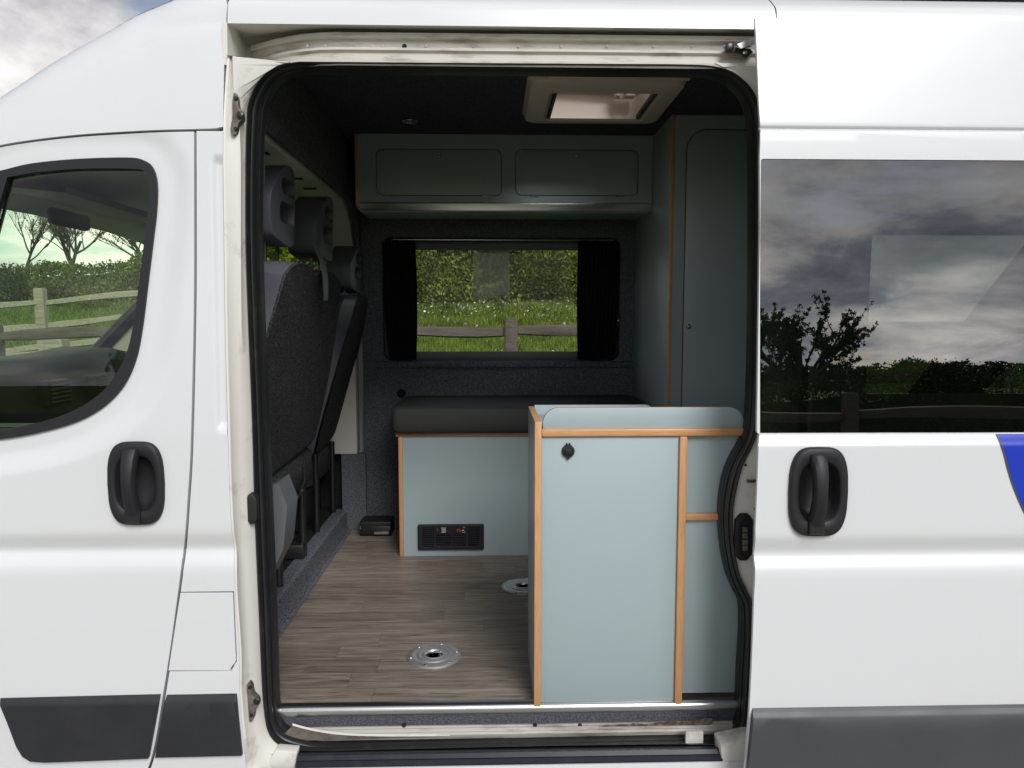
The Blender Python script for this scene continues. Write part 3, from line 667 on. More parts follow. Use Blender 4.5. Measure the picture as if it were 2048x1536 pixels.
# ---- rest of the body: side behind the door, far side, rear, floor, cab front
BH = rrect(*rpx(1735, 430, 2150, 787, 1.79), .01, 3)
panel('rear_side', [(.80, .30), (3.0, .30), (3.0, zlow), (.80, zlow)], YB, 'white_paint', van, holes=[BH], step=.12, thick=.02)
WX0, WZ0, WX1, WZ1 = rpx(765, 475, 1240, 722, WALL)
fh = rrect(WX0 + .01, WZ0 + .01, WX1 - .01, WZ1 - .01, .05)
fr_ = rrect(1.80, 1.16, 2.92, 2.05, .05)
slab('far_side', [(XB - .05, .30), (3.0, .30), (3.0, 2.44), (XB - .05, 2.44)], 'xz', FAR - .05, FAR, 'white_paint', van, holes=[fh, fr_])
DWH = [(-.80, 1.38), (-.80, 1.98), (-1.25, 1.98), (-1.38, 1.94), (-1.80, 1.50), (-1.80, 1.38)]
slab('far_cab_side', [(XB - .05, .35), (XB - .05, 2.3), (-1.05, 2.18), (-1.40, 2.0), (-2.05, 1.42), (-2.75, 1.20), (-2.85, .35)], 'xz', FAR - .06, FAR - .01, 'cream_paint', van, holes=[DWH])
slab('far_cab_pane', DWH, 'xz', FAR - .04, FAR - .036, 'cab_glass', van)
slab('rear_end', [(1.85, .30), (FAR, .30), (FAR, 2.46), (1.95, 2.46)], 'yz', 2.96, 3.0, 'white_paint', van)
slab('underbody', [(-2.6, 1.85), (3.0, 1.85), (3.0, FAR), (-2.6, FAR)], 'xy', .30, .42, 'gap_black', van)
slab('near_cab_front', [(-2.85, .35), (-1.95, .35), (-1.95, 1.18), (-2.06, 1.42), (-2.75, 1.20)], 'xz', 1.80, 1.84, 'white_paint', van)
slab('bonnet', [(-2.72, 1.82), (-2.02, 1.80), (-2.02, 3.80), (-2.72, 3.78), (-2.9, 3.3), (-2.95, 2.8), (-2.9, 2.3)], 'xy', 1.17, 1.22, 'white_paint', van, bev=.02)
slab('front_face', [(1.85, .35), (3.78, .35), (3.72, 1.17), (1.90, 1.17)], 'yz', -2.84, -2.74, 'white_paint', van, bev=.02)
ws = [(-1.42, 2.005), (-1.75, 1.73), (-2.02, 1.44), (-2.14, 1.30)]
loft('windscreen', [[(x - .10 * math.sin(math.pi * t), 1.92 + 1.78 * t, z) for t in np.linspace(0, 1, 9)] for x, z in ws], 'cab_glass', van, closed=False)
for y in (1.86, 3.76):
    tube('windscreen_pillar', [(-1.36, y, 2.03), (-1.72, y, 1.74), (-2.0, y, 1.46), (-2.14, y, 1.28)], .035, 'trim_plastic', van, 8)
loft('cab_headliner', [[(x, y, z - .02 * abs(2 * (y - 2.8)) ** 2) for y in np.linspace(1.95, 3.74, 7)] for x, z in ((-.70, 2.20), (-.95, 2.10), (-1.2, 2.03), (-1.40, 2.00))], 'cream_paint', van, closed=False)
for ya, yb_ in ((2.0, 2.62), (2.98, 3.60)):
    loft('sun_visor', [[(-1.37, ya, 1.985), (-1.37, yb_, 1.985)], [(-1.30, ya, 1.955), (-1.30, yb_, 1.955)], [(-1.14, ya, 1.94), (-1.14, yb_, 1.94)], [(-1.13, ya, 1.955), (-1.13, yb_, 1.955)], [(-1.36, ya, 2.005), (-1.36, yb_, 2.005)]], 'grey_plastic', van, closed=False)
mb = box('rear_view_mirror', -1.43, -1.40, 2.40, 2.62, 1.91, 1.965, 'black_plastic', van, .015, 3)
# dashboard across the cab
dsec = [(-2.16, 1.28), (-2.02, 1.41), (-1.88, 1.455), (-1.74, 1.45), (-1.66, 1.40), (-1.62, 1.30), (-1.60, 1.18), (-1.66, 1.02), (-1.75, .85), (-1.78, .60)]
dy = np.linspace(1.88, 3.74, 19)
dash = loft('dashboard', [[(x + .05 * math.cos((y - 2.8) * 2.1) * (1 if i in (3, 4, 5, 6) else .3), y, z + (.03 * math.exp(-((y - 3.25) / .22) ** 2) if i in (2, 3, 4) else 0) + .01 * math.cos((y - 2.8) * 3)) for y in dy] for i, (x, z) in enumerate(dsec)], 'dash_plastic', van, closed=False)
for y in (2.10, 2.62, 2.92):
    v = box('air_vent', -1.63 + .05 * math.cos((y - 2.8) * 2.1), -1.585 + .05 * math.cos((y - 2.8) * 2.1), y - .07, y + .07, 1.30, 1.39, 'black_plastic', dash, .012, 2)
    for k_ in range(5):
        box('vent_slat', -1.588 + .05 * math.cos((y - 2.8) * 2.1), -1.578 + .05 * math.cos((y - 2.8) * 2.1), y - .055, y + .055, 1.312 + k_ * .015, 1.317 + k_ * .015, 'grey_plastic', dash, .001, 1)
for y in (2.64, 2.77, 2.90):
    xx = -1.545
    disc('heater_dial', (xx - .01, y, 1.16), [(.036, 0), (.036, .012), (.030, .014), (.026, .012), (.022, .028), (.012, .030)], 'x', 'black_plastic', dash, 20)
    disc('dial_ring', (xx - .009, y, 1.16), [(.039, 0), (.039, .010), (.036, .012), (.036, .0)], 'x', 'steel', dash, 20)
box('display_panel', -1.60, -1.565, 2.66, 2.88, 1.20, 1.25, 'grey_plastic', dash, .004)
bm = bmesh.new(); rr = []
for a in range(24):
    t = 2 * math.pi * a / 24; rr.append(Vector((-1.42 + .07 * math.sin(t), 3.25 + .19 * math.cos(t), 1.32 + .18 * math.sin(t))))
tube_bm(bm, rr + [rr[0]], .016, 8, False); tube_bm(bm, [(-1.42, 3.08, 1.32), (-1.45, 3.25, 1.31), (-1.42, 3.42, 1.32)], .02, 8); tube_bm(bm, [(-1.45, 3.25, 1.31), (-1.62, 3.25, 1.22)], .035, 8)
bm_obj('steering_wheel', bm, 'black_plastic', van)
# inner card of the near cab door seen through its window
loft('door_card', [[(x, y, z) for x in np.linspace(-1.9, -.68, 9)] for y, z in ((1.86, 1.33), (1.90, 1.335), (1.92, 1.32), (1.93, 1.0), (1.93, .6))], 'dash_plastic', van, closed=False)
slab('cab_inner_side', [(-.70, .45), (-.635, .45), (-.635, 2.2), (-.70, 2.2)], 'xz', 1.93, 1.95, 'carpet', van)

# ---- floor: base with planks
fl_ = slab('floor', [(-.80, 1.93), (2.96, 1.93), (2.96, WALL + .03), (-.80, WALL + .03)], 'xy', .42, FZ - .003, 'floor_base', van)
rp_ = random.Random(11); y = 1.935; row = 0
while y < WALL:
    x = -.80 - rp_.uniform(0, .7)
    while x < 2.0:
        L = rp_.uniform(.55, .95); a, b = max(x, -.80), min(x + L, 2.0)
        if b - a > .02:
            box('plank', a + .0003, b - .0003, y + .0003, y + .0947, FZ - .0025, FZ + rp_.uniform(-.0002, .0002), 'vinyl_plank', fl_, .0003, 1)
        x += L
    y += .095; row += 1

# ---- linings
lh = rrect(WX0, WZ0, WX1, WZ1, .045, 6)
fl2 = rrect(1.78, 1.14, 2.92, 2.06, .05)
ln = slab('wall_lining', [(XB, FZ), (2.96, FZ), (2.96, CEIL), (XB, CEIL)], 'xz', WALL, WALL + .05, 'carpet', van, holes=[lh, fl2], bev=.004)
a = rpx(750, 722, 1266, 733, WALL); slab('lining_ledge', [(WALL - .016, a[1] - .004), (WALL - .016, a[3] - .006), (WALL - .002, a[3]), (WALL + .003, a[3]), (WALL + .003, a[1] - .006)], 'yz', a[0], .72, 'carpet', van, bev=.003)
for px, py in ((765, 832), (768, 918)):
    x, z = P(px, py, WALL); disc('lining_screw', (x, WALL, z), [(.004, 0), (.003, -.002)], 'y', 'steel', van, 8)
x, z = P(803, 786, WALL); disc('lining_stud', (x, WALL, z), [(.022, 0), (.022, -.012), (.016, -.018)], 'y', 'curtain_cloth', van, 16)
hc = rrect(HX0 - .006, HY0 - .006, HX1 + .006, HY1 + .006, .02, 4)
slab('ceiling_lining', [(XB - .02, 1.90), (2.96, 1.90), (2.96, WALL + .05), (XB - .02, WALL + .05)], 'xy', CEIL, CEIL + .02, 'ceiling_carpet', van, holes=[hc])
# near-side lining above the opening so that the interior stays closed
zsr = P(1000, 143, 2.01)[1]
slab('header_lining', [(-.70, zsr - .002), (.95, zsr - .002), (.95, CEIL), (-.70, CEIL)], 'xz', 2.005, 2.02, 'ceiling_carpet', van)
# hoop between cab and living space: carpeted face, cream metal beam below
def hoop(o, z0, r):
    pts = []
    for k_ in range(11): t = R(90 * k_ / 10); pts.append((WALL - .02 - o - r + r * math.sin(t), z0 - r + r * math.cos(t)))
    return pts
top_in = [(1.95, 2.155)] + hoop(.0, 2.155, .28) + [(WALL - .02, 1.85)]
o1 = [(WALL + .05, 1.85), (WALL + .05, CEIL), (1.95, CEIL)]
slab('hoop_lining', top_in + o1, 'yz', XB - .025, XB, 'carpet', van, bev=.004)
cr = [(1.95, 2.14)] + [(a, b - .01) for a, b in hoop(.015, 2.15, .28)] + [(WALL - .035, 1.60), (WALL - .035, .93), (WALL + .05, .93), (WALL + .05, 2.3), (1.95, 2.3)]
slab('hoop_beam', cr, 'yz', XB - .17, XB - .03, 'cream_paint', van, bev=.006)
for k_ in range(6):
    y = 2.2 + k_ * .21; box('beam_slot', XB - .12, XB - .07, y, y + .03, 2.137, 2.1405, 'gap_black', van, .0005, 1)
slab('near_hoop_flap', [(1.93, 2.20), (2.06, 2.20), (2.05, 1.98), (2.02, 1.90), (1.93, 1.86)], 'yz', XB + .01, XB + .03, 'carpet', van, bev=.006)
# step up to the cab and its floor
loft('cab_step', [[(-.80, y, .640), (-.752, y, .640), (-.742, y, .632), (-.738, y, .60), (-.737, y, .56), (-.728, y, .541), (-.715, y, .5385)] for y in np.linspace(1.90, WALL, 9)], 'grey_carpet', van, closed=False)
slab('cab_floor', [(-2.2, 1.88), (-.76, 1.88), (-.76, FAR - .05), (-2.2, FAR - .05)], 'xy', .58, .636, 'black_plastic', van)
slab('cab_kick_panel', [(-2.0, .60), (-.70, .60), (-.70, .93), (-2.0, .93)], 'xz', FAR - .10, FAR - .065, 'black_plastic', van)
slab('far_step_trim', [(-.76, FZ - .01), (XB + .01, FZ - .01), (XB + .01, .93), (-.76, .93)], 'xz', WALL - .03, WALL + .02, 'carpet', van)

# ---- far side window (part of the van)
Yw = WALL + .065
reveal = [lh_ for lh_ in lh]
wf = loft('side_window', [[(x, WALL + .045, z) for x, z in lh], [(x, FAR - .02, z) for x, z in lh]], 'black_plastic', van)
ci = rpx(834, 500, 1157, 703, Yw); co = rpx(760, 480, 1245, 722, Yw)
slab('blind_cassette', rrect(co[0], co[1], co[2], co[3], .04), 'xz', Yw, Yw + .02, 'cassette_plastic', wf, holes=[rrect(ci[0] - .02, ci[1], ci[2] + .02, ci[3], .004, 2)], bev=.003)
zt_ = P(1000, 478.5, WALL - .01)[1]
tube('curtain_rail', [(WX0 + .05, WALL + .012, WZ1 - .010), (WX1 - .03, WALL + .012, WZ1 - .010)], .0035, 'steel', wf, 8)
mid0, mid1 = P(945, 600, FAR - .04)[0], P(1019, 600, FAR - .04)[0]
loft('window_pane', [[(WX0 + .005, FAR - .035, z), (mid1, FAR - .035, z)] for z in (WZ0 + .005, WZ1 - .005)], 'clear_glass', wf, closed=False)
loft('window_pane', [[(mid0, FAR - .02, z), (WX1 - .005, FAR - .02, z)] for z in (WZ0 + .005, WZ1 - .005)], 'clear_glass', wf, closed=False)
slab('rear_window_pane', fl2, 'xz', FAR - .03, FAR - .026, 'clear_glass', van)

def curtain(px0, px1, label, side):
    Y = WALL + .022; x0, x1 = P(px0, 600, Y)[0], P(px1, 600, Y)[0]; n = 66; rows = []
    for j, t in enumerate(np.linspace(0, 1, 9)):
        z = WZ1 - .006 - t * (WZ1 - WZ0 - .012); q = math.sin(math.pi * t)
        ins = (.028 * t ** 3 + .010 * (1 - min(1, t * 8)))
        a, b = (x0 + ins, x1 + .008 * q) if side < 0 else (x0 - .006 * q, x1 - ins)
        rows.append([(a + (b - a) * i / (n - 1), Y + .013 * math.sin(i * 1.05 + .25 * math.sin(t * 5 + i)), z) for i in range(n)])
    return tag(loft('curtain', rows, 'curtain_cloth', None, closed=False, angle=80), label, 'curtain', None)
curtain(767, 832, 'black pleated curtain at the window end behind the seats', -1)
curtain(1156, 1240, 'black pleated curtain at the window end beside the wardrobe', 1)
for px, py in ((766, 650), (1240, 640)):
    pass
x, z = P(1237, 640, WALL); b_ = box('tie_back', x - .006, x + .006, WALL - .012, WALL + .002, z - .035, z + .03, 'black_plastic', van, .003)
x2, z2 = P(1236, 641, WALL - .012); disc('tie_stud', (x2, WALL - .012, z2), [(.005, 0), (.004, -.004)], 'y', 'steel', van, 10)
# pale reflection painted as a sheer sheet just outside the window pane
m = bpy.data.materials.new('sheer'); m.use_nodes = True; n_ = m.node_tree.nodes; l_ = m.node_tree.links; b = n_['Principled BSDF']; b.inputs['Base Color'].default_value = (.8, .8, .82, 1); b.inputs['Roughness'].default_value = .9
tr = n_.new('ShaderNodeBsdfTransparent'); mx_ = n_.new('ShaderNodeMixShader'); t_ = n_.new('ShaderNodeTexCoord'); no_ = n_.new('ShaderNodeTexNoise'); no_.inputs['Scale'].default_value = 90
rp2 = n_.new('ShaderNodeMapRange'); rp2.inputs['From Min'].default_value = .35; rp2.inputs['From Max'].default_value = .65; rp2.inputs['To Min'].default_value = .36; rp2.inputs['To Max'].default_value = .58
l_.new(t_.outputs['Object'], no_.inputs['Vector']); l_.new(no_.outputs['Fac'], rp2.inputs[0]); l_.new(rp2.outputs[0], mx_.inputs[0]); l_.new(tr.outputs[0], mx_.inputs[1]); l_.new(b.outputs[0], mx_.inputs[2]); l_.new(mx_.outputs[0], n_['Material Output'].inputs[0]); M['sheer'] = m
Yc = FAR + .012; rows = []
for t in np.linspace(0, 1, 10):
    rows.append([(P(946 + 73 * s + 2 * math.sin(t * 9) * (s - .5), 600, Yc)[0], Yc + .004 * math.sin(s * 9 + t * 4), P(980, 488 + (110 - 9 * s) * t + 2.0 * math.sin(s * 5) * t, Yc)[1]) for s in np.linspace(0, 1, 12)])
tag(loft('sheer_reflection', rows, 'sheer', None, closed=False, angle=80), 'sheer white sheet standing in for a reflection in the window above the meadow', 'reflection')
# curtain gathered to a slant at the rear window, dimly seen through the tinted glass
tag(slab('rear_curtain', [P(1806, 800, 1.88), P(1950, 800, 1.88), P(2200, 540, 1.88), P(2200, 300, 1.88)], 'xz', 1.875, 1.885, 'curtain_cloth'), 'dark slanting curtain behind the tinted window of the sliding door', 'curtain')

# ---- roof hatch
hatch = thing('roof_hatch', 'beige plastic roof hatch with its lid open in the dark ceiling', 'roof hatch', ((HX0 + HX1) / 2, (HY0 + HY1) / 2, CEIL))
OX0, OX1, OY0, OY1 = .128, .664, 2.49, 3.0
L = lambda x0, y0, x1, y1, r, z: [(x, y, z) for x, y in rrect(x0, y0, x1, y1, r, 5)]
loft('hatch_frame', [L(OX0 - .006, OY0 - .006, OX1 + .006, OY1 + .006, .05, CEIL - .001), L(OX0, OY0, OX1, OY1, .05, CEIL - .012), L(OX0 + .006, OY0 + .006, OX1 - .006, OY1 - .006, .046, CEIL - .026), L(OX0 + .018, OY0 + .018, OX1 - .018, OY1 - .018, .04, CEIL - .032),
     L(HX0 - .012, HY0 - .012, HX1 + .012, HY1 + .012, .02, CEIL - .034), L(HX0, HY0, HX1, HY1, .015, CEIL - .026), [(x, y, CEIL + .148 if y > HY0 + .1 else CEIL + .12) for x, y, z in L(HX0, HY0, HX1, HY1, .015, 0)]], 'hatch_plastic', hatch, angle=30)
for x0, x1 in ((HX0 + .001, HX0 + .016), (HX1 - .016, HX1 - .001)):
    tr = box('blind_track', x0, x1, HY0 + .006, HY1 - .006, CEIL - .030, CEIL - .012, 'black_plastic', hatch, .002)
    box('track_groove', x0 + .005, x1 - .005, HY0 + .01, HY1 - .01, CEIL - .032, CEIL - .029, 'cassette_plastic', hatch, .001)
bm = bmesh.new()
mat('lid_plastic', (.74, .66, .58), .4)
n_ = M['lid_plastic'].node_tree.nodes; l_ = M['lid_plastic'].node_tree.links; tl = n_.new('ShaderNodeBsdfTranslucent'); tl.inputs[0].default_value = (.80, .72, .64, 1); mx_ = n_.new('ShaderNodeMixShader'); mx_.inputs[0].default_value = .6
l_.new(n_['Principled BSDF'].outputs[0], mx_.inputs[1]); l_.new(tl.outputs[0], mx_.inputs[2]); l_.new(mx_.outputs[0], n_['Material Output'].inputs[0])
lid = [[(x, HY0 - .04 + (HY1 - HY0 + .08) * t, CEIL + .145 + .17 * (1 - t) + .03 * math.sin(math.pi * s) * math.sin(math.pi * t)) for s, x in ((0, HX0 - .04), (.06, HX0), (.5, (HX0 + HX1) / 2), (.94, HX1), (1, HX1 + .04))] for t in (0, .06, .25, .5, .75, .94, 1)]
loft('hatch_lid', lid, 'lid_plastic', hatch, closed=False)
lx, ly = PZ(1262, 196, CEIL + .035)
lx = min(lx, HX1 - .07); ly = min(ly, HY1 - .06)
for q in (.07, .10): box('shaft_ledge', HX0 + .001, HX1 - .001, HY1 - .012, HY1 - .001, CEIL + q - .004, CEIL + q, 'hatch_plastic', hatch, .001)
loft('lid_beam', [[(HX0 + .01, HY1 - .10 + a_, CEIL + .11 + b_) for a_, b_ in ((0, 0), (.02, 0), (.02, .02), (0, .02))], [(HX1 - .08, HY1 - .05 + a_, CEIL + .06 + b_) for a_, b_ in ((0, 0), (.02, 0), (.02, .02), (0, .02))]], 'hatch_plastic', hatch, cap0=True, cap1=True)
box('lid_catch', lx - .04, lx + .04, ly - .02, ly + .03, CEIL + .035, CEIL + .075, 'hatch_plastic', hatch, .012, 3)
tube('lid_strut', [(lx - .015, ly - .015, CEIL + .03), (lx + .03, ly - .14, CEIL + .14)], .010, 'hatch_plastic', hatch)
for x, y in ((OX0 + .03, OY0 + .004), (OX1 - .03, OY0 + .004)):
    box('frame_clip', x - .03, x + .03, OY0 - .012, OY0 + .006, CEIL - .02, CEIL - .002, 'hatch_plastic', hatch, .004)

# ---- ceiling spotlight (unlit)
lx, ly = PZ(820, 243, CEIL - .004)
lt = thing('ceiling_spotlight', 'small round unlit spotlight in the dark carpeted ceiling', 'light', (lx, ly, CEIL))
disc('bezel', (lx, ly, CEIL), [(.034, 0), (.034, -.004), (.030, -.007), (.023, -.006), (.022, -.001)], 'z', 'steel', lt)
disc('lens', (lx, ly, CEIL), [(.021, -.002), (.012, -.0045), (.004, -.005)], 'z', 'grey_plastic', lt)

# ---- overhead locker
LY = 3.285
LX0, LX1 = P(712, 340, LY)[0], .717
lk = thing('overhead_locker', 'long sage overhead locker with two flap doors under the ceiling', 'locker', ((LX0 + LX1) / 2, 3.45, P(1000, 437, WALL)[1]))
zf0 = P(1000, 406, LY)[1]; zfl = P(1000, 420, LY - .004)[1]; zbk = P(1000, 437, WALL)[1]
d1 = rpx(752, 298, 1004, 392, LY); d2 = rpx(1030, 299, 1277, 392, LY)
rr1 = .030
ho1, ho2 = rrect(*d1, rr1), rrect(*d2, rr1)
slab('front_board', [(LX0 + .012, zf0), (LX1, zf0), (LX1, CEIL - .002), (LX0 + .012, CEIL - .002)], 'xz', LY, LY + .015, 'laminate', lk, holes=[ho1, ho2], edge='beech')
slab('carcass', [(LY + .0155, zf0 - .004), (WALL - .002, zbk), (WALL - .002, CEIL - .003), (LY + .0155, CEIL - .003)], 'yz', LX0 + .013, LX1 - .001, 'laminate', lk)
slab('end_board', [(LY - .004, zf0 - .012), (LY + .03, zbk - .006), (WALL - .001, zbk - .006), (WALL - .001, CEIL - .004), (LY - .004, CEIL - .004)], 'yz', LX0 - .004, LX0 + .012, 'laminate', lk, edge='beech', bev=.002)
slab('light_rail', [(LY - .004, zf0), (LY - .006, zf0 - .004), (LY + .002, zfl - .002), (LY + .02, zfl - .006), (LY + .02, zf0)], 'yz', LX0 + .0125, LX1 - .0005, 'aluminium', lk, bev=.001)
M['light_rail_m'] = M['aluminium']
slab('bottom_board', [(LY + .012, zfl - .007), (WALL - .003, zbk - .004), (WALL - .003, zbk + .006), (LY + .012, zfl + .004)], 'yz', LX0 + .0125, LX1 - .0015, 'laminate', lk)
for i, (d, hx) in enumerate(((d1, (878, 975, 790)), (d2, (1153, 1068, 1240)))):
    g_ = .0038
    dr = slab('locker_door', rrect(d[0] + g_, d[1] + g_, d[2] - g_, d[3] - g_, rr1 - g_), 'xz', LY - .0005, LY + .0145, 'laminate', lk, edge='beech', bev=.0006)
    x, z = P(hx[0], 311.5, LY); disc('push_knob', (x, LY, z), [(.010, -.0002), (.010, -.004), (.0085, -.006), (.006, -.0055), (.005, -.009), (.003, -.0095)], 'y', 'steel', dr, 18)
    for q in hx[1:]:
        x, z = P(q, 392, LY); box('hinge', x - .020, x + .020, LY - .0045, LY - .0012, z - .0035, z + .0015, 'steel', dr, .0006, 1)

# ---- wardrobe
WY, WXL = 2.955, .719
wd = thing('wardrobe', 'tall sage wardrobe with a round-cornered door reaching the ceiling', 'wardrobe', (1.1, 3.3, FZ))
slab('side_board', [(WY, FZ), (WALL - .002, FZ), (WALL - .002, CEIL - .002), (WY, CEIL - .002)], 'yz', WXL, WXL + .015, 'laminate', wd, edge='beech', bev=.001)
a = P(1364, 700, WY)[0]; zt2 = P(1420, 258, WY)[1]
dro = rrect(a, FZ + .15, 1.46, zt2, .085, 8)
slab('front_board', [(WXL + .0155, FZ), (1.55, FZ), (1.55, CEIL - .003), (WXL + .0155, CEIL - .003)], 'xz', WY + .001, WY + .016, 'laminate', wd, holes=[dro], edge='beech')
wdd = slab('wardrobe_door', rrect(a + .005, FZ + .155, 1.455, zt2 - .005, .080, 8), 'xz', WY, WY + .015, 'laminate', wd, edge='beech', bev=.0006)
x, z = P(1377, 653, WY); disc('push_knob', (x, WY, z), [(.010, -.0002), (.010, -.004), (.008, -.006), (.005, -.009), (.003, -.0095)], 'y', 'steel', wdd, 18)
box('carcass', WXL + .016, 1.54, WY + .02, WALL - .003, FZ + .001, CEIL - .004, 'laminate', wd, 0)
x, z = P(1500, 300, 2.4); tag(box('wall_hook_strip', x - .004, x + .01, 2.39, 2.41, z - .04, z + .055, 'hatch_plastic', None, .004), 'slim beige plastic strip at the right edge of the doorway', 'strip')

# ---- bench
BY = 3.217
BX0 = P(798, 1000, BY)[0]; zb1 = P(900, 866, BY - .006)[1]; zb0 = P(900, 873.5, BY - .006)[1]
bn = thing('bench_box', 'sage bench box with beech edging under the black cushion', 'bench', (.15, 3.4, FZ))
bx1 = P(806.5, 1000, BY)[0]
slab('front_board', [(bx1, FZ + .0005), (.716, FZ + .0005), (.716, zb0), (bx1, zb0)], 'xz', BY + .002, BY + .017, 'laminate', bn, edge='beech')
box('corner_post', BX0, bx1 - .0005, BY - .002, BY + .02, FZ + .0005, zb0, 'beech', bn, .002)
box('side_board', BX0 + .001, BX0 + .016, BY + .021, WALL - .002, FZ + .0005, zb0, 'laminate', bn, .001)
box('top_board', BX0 - .010, .716, BY + .012, WALL - .002, zb0 + .0005, zb1 - .001, 'laminate', bn, .001)
box('top_edging', BX0 - .011, .716, BY - .006, BY + .0115, zb0 + .0003, zb1, 'beech_x', bn, .003)
# cushion
CY0 = BY - .045; zc1 = P(900, 814, CY0)[1]; zc0 = zb1 + .001; cx0 = P(781, 840, CY0)[0]; cx1 = .715
def crow(ins, z, dy=0): return [(x, y, z) for x, y in rrect(cx0 + ins, CY0 + ins + dy, cx1 - ins * .3, WALL - .004 - ins * .3, .03, 5)]
cu = tag(loft('bench_cushion', [crow(.03, zc0), crow(.012, zc0 + .003), crow(.002, zc0 + .016), crow(0, zc0 + .05), crow(.002, zc1 - .014), crow(.008, zc1 - .004), crow(.018, zc1 - .0005), crow(.06, zc1 + .003), crow(.16, zc1 + .006)], 'cushion_vinyl', None, cap0=True, cap1=True, angle=75), 'black leatherette bench cushion below the side window', 'cushion')
# heater outlet in the bench front
hv = rpx(836, 1048, 968, 1098, BY)
ht = thing('heater_grille', 'black heater grille with slatted vents low in the bench front', 'heater', ((hv[0] + hv[2]) / 2, BY, hv[1]))
hY = BY + .0018
w_, h_ = hv[2] - hv[0], hv[3] - hv[1]
def hr(u0, v0, u1, v1): return (hv[0] + w_ * u0, hv[1] + h_ * v0, hv[0] + w_ * u1, hv[1] + h_ * v1)
q1, q2, q3 = hr(.07, .12, .24, .87), hr(.275, .14, .725, .62), hr(.765, .12, .93, .87)
slab('grille_frame', rrect(*hv, .006, 3), 'xz', hY - .012, hY, 'black_plastic', ht, holes=[rrect(*q, .001, 1) for q in (q1, q2, q3)], bev=.002)
box('grille_back', hv[0] + .003, hv[2] - .003, hY - .0025, hY - .0005, hv[1] + .003, hv[3] - .003, 'gap_black', ht, 0)
for q, nn in ((q1, 10), (q2, 7), (q3, 10)):
    for k_ in range(nn):
        z = q[1] + (q[3] - q[1]) * (k_ + .5) / nn; box('slat', q[0] - .001, q[2] + .001, hY - .009, hY - .004, z - .0016, z + .0016, 'trim_plastic', ht, .0005, 1)
a = hr(.495, .14, .515, .62); box('divider', a[0], a[2], hY - .0115, hY - .003, a[1] - .001, a[3] + .001, 'black_plastic', ht, .0005, 1)
a = hr(.275, .66, .725, .93); box('label_plate', a[0], a[2], hY - .0128, hY - .0118, a[1], a[3], 'gap_black', ht, .0003, 1)
for (u0, v0, u1, v1, mm) in ((.29, .78, .30, .84, 'label_red'), (.355, .86, .43, .88, 'label_white'), (.36, .80, .425, .82, 'label_white'), (.36, .74, .43, .76, 'label_white'), (.355, .69, .42, .71, 'label_white'), (.59, .70, .60, .82, 'label_red'), (.60, .80, .64, .825, 'label_red'),
                             (.63, .70, .64, .82, 'label_red'), (.65, .71, .66, .80, 'label_red'), (.67, .76, .70, .79, 'label_white'), (.68, .86, .715, .92, 'label_red'), (.67, .69, .72, .705, 'label_white')):
    a = hr(u0, v0, u1, v1); box('label_mark', a[0], a[2], hY - .0132, hY - .0129, a[1], a[3], mm, ht, 0)
for u, v in ((.02, .06), (.98, .06), (.02, .94), (.98, .94)):
    disc('screw', (hv[0] + w_ * u, hY - .012, hv[1] + h_ * v), [(.003, .0005), (.002, -.001)], 'y', 'gap_black', ht, 8)

# ---- low kitchen unit by the door
KY = 1.92
kt = thing('kitchen_unit', 'low sage cabinet with beech edging standing in the doorway', 'cabinet', (.40, 2.1, FZ))
kx0, kx1 = P(1069, 1100, KY)[0], P(1082.5, 1100, KY)[0]
ktop = P(1078, 844, KY)[1]; kback = 2.27
slab('side_board', [(KY + .004, FZ), (kback, FZ), (kback, ktop - .003), (KY + .004, ktop - .003)], 'yz', kx0 + .0005, kx1 - .0005, 'laminate', kt)
box('side_edging', kx0, kx1, KY, KY + .0038, FZ - .003, ktop, 'beech', kt, .0012)
box('top_edging', kx0, kx1, KY + .004, kback, ktop - .0028, ktop + .0005, 'beech', kt, .001)
rl = rpx(1083.5, 858, 1490, 873.5, KY)
box('rail', rl[0], rl[2], KY + .001, KY + .03, rl[1], rl[3], 'beech_x', kt, .004, 3)
up = rpx(1086, 815, 1488, 859, KY + .012)
slab('upstand', rrect(up[0], up[1] + .0005, up[2], up[3], .042, 8, {'tl', 'tr'}), 'xz', KY + .012, KY + .027, 'laminate', kt, edge='beech', bev=.002)
po = rpx(1355, 873, 1370, 1410, KY)
box('post', po[0], po[2], KY, KY + .03, FZ - .002, rl[1] - .0005, 'beech', kt, .003)
slab('door_panel', [(kx1 + .0005, FZ + .006), (po[0] - .0005, FZ + .006), (po[0] - .0005, rl[1] - .001), (kx1 + .0005, rl[1] - .001)], 'xz', KY + .010, KY + .025, 'laminate', kt, edge='beech', bev=.001)
m1 = rpx(1371, 1028, 1500, 1041, KY + .006)
box('cross_rail', po[2] + .0005, .70, KY + .006, KY + .04, m1[1], m1[3], 'beech_x', kt, .003)
slab('upper_panel', [(po[2] + .0005, m1[3] + .0005), (.70, m1[3] + .0005), (.70, rl[1] - .001), (po[2] + .0005, rl[1] - .001)], 'xz', KY + .020, KY + .035, 'laminate', kt, edge='beech')
slab('lower_panel', [(po[2] + .0005, FZ + .022), (.70, FZ + .022), (.70, m1[1] - .0005), (po[2] + .0005, m1[1] - .0005)], 'xz', KY + .020, KY + .035, 'laminate', kt, edge='beech', bev=.001)
kb = rpx(1075, 809, 1308, 860, kback)
slab('back_board', rrect(kx1 + .0005, FZ + .001, kb[2], kb[3], .03, 6, {'tr'}), 'xz', kback - .016, kback - .001, 'laminate', kt, bev=.001)
box('worktop', kx1 + .001, .70, KY + .036, kback - .017, rl[1] + .002, rl[3] - .002, 'laminate', kt, .001)
x, z = P(1136, 902, KY + .010)
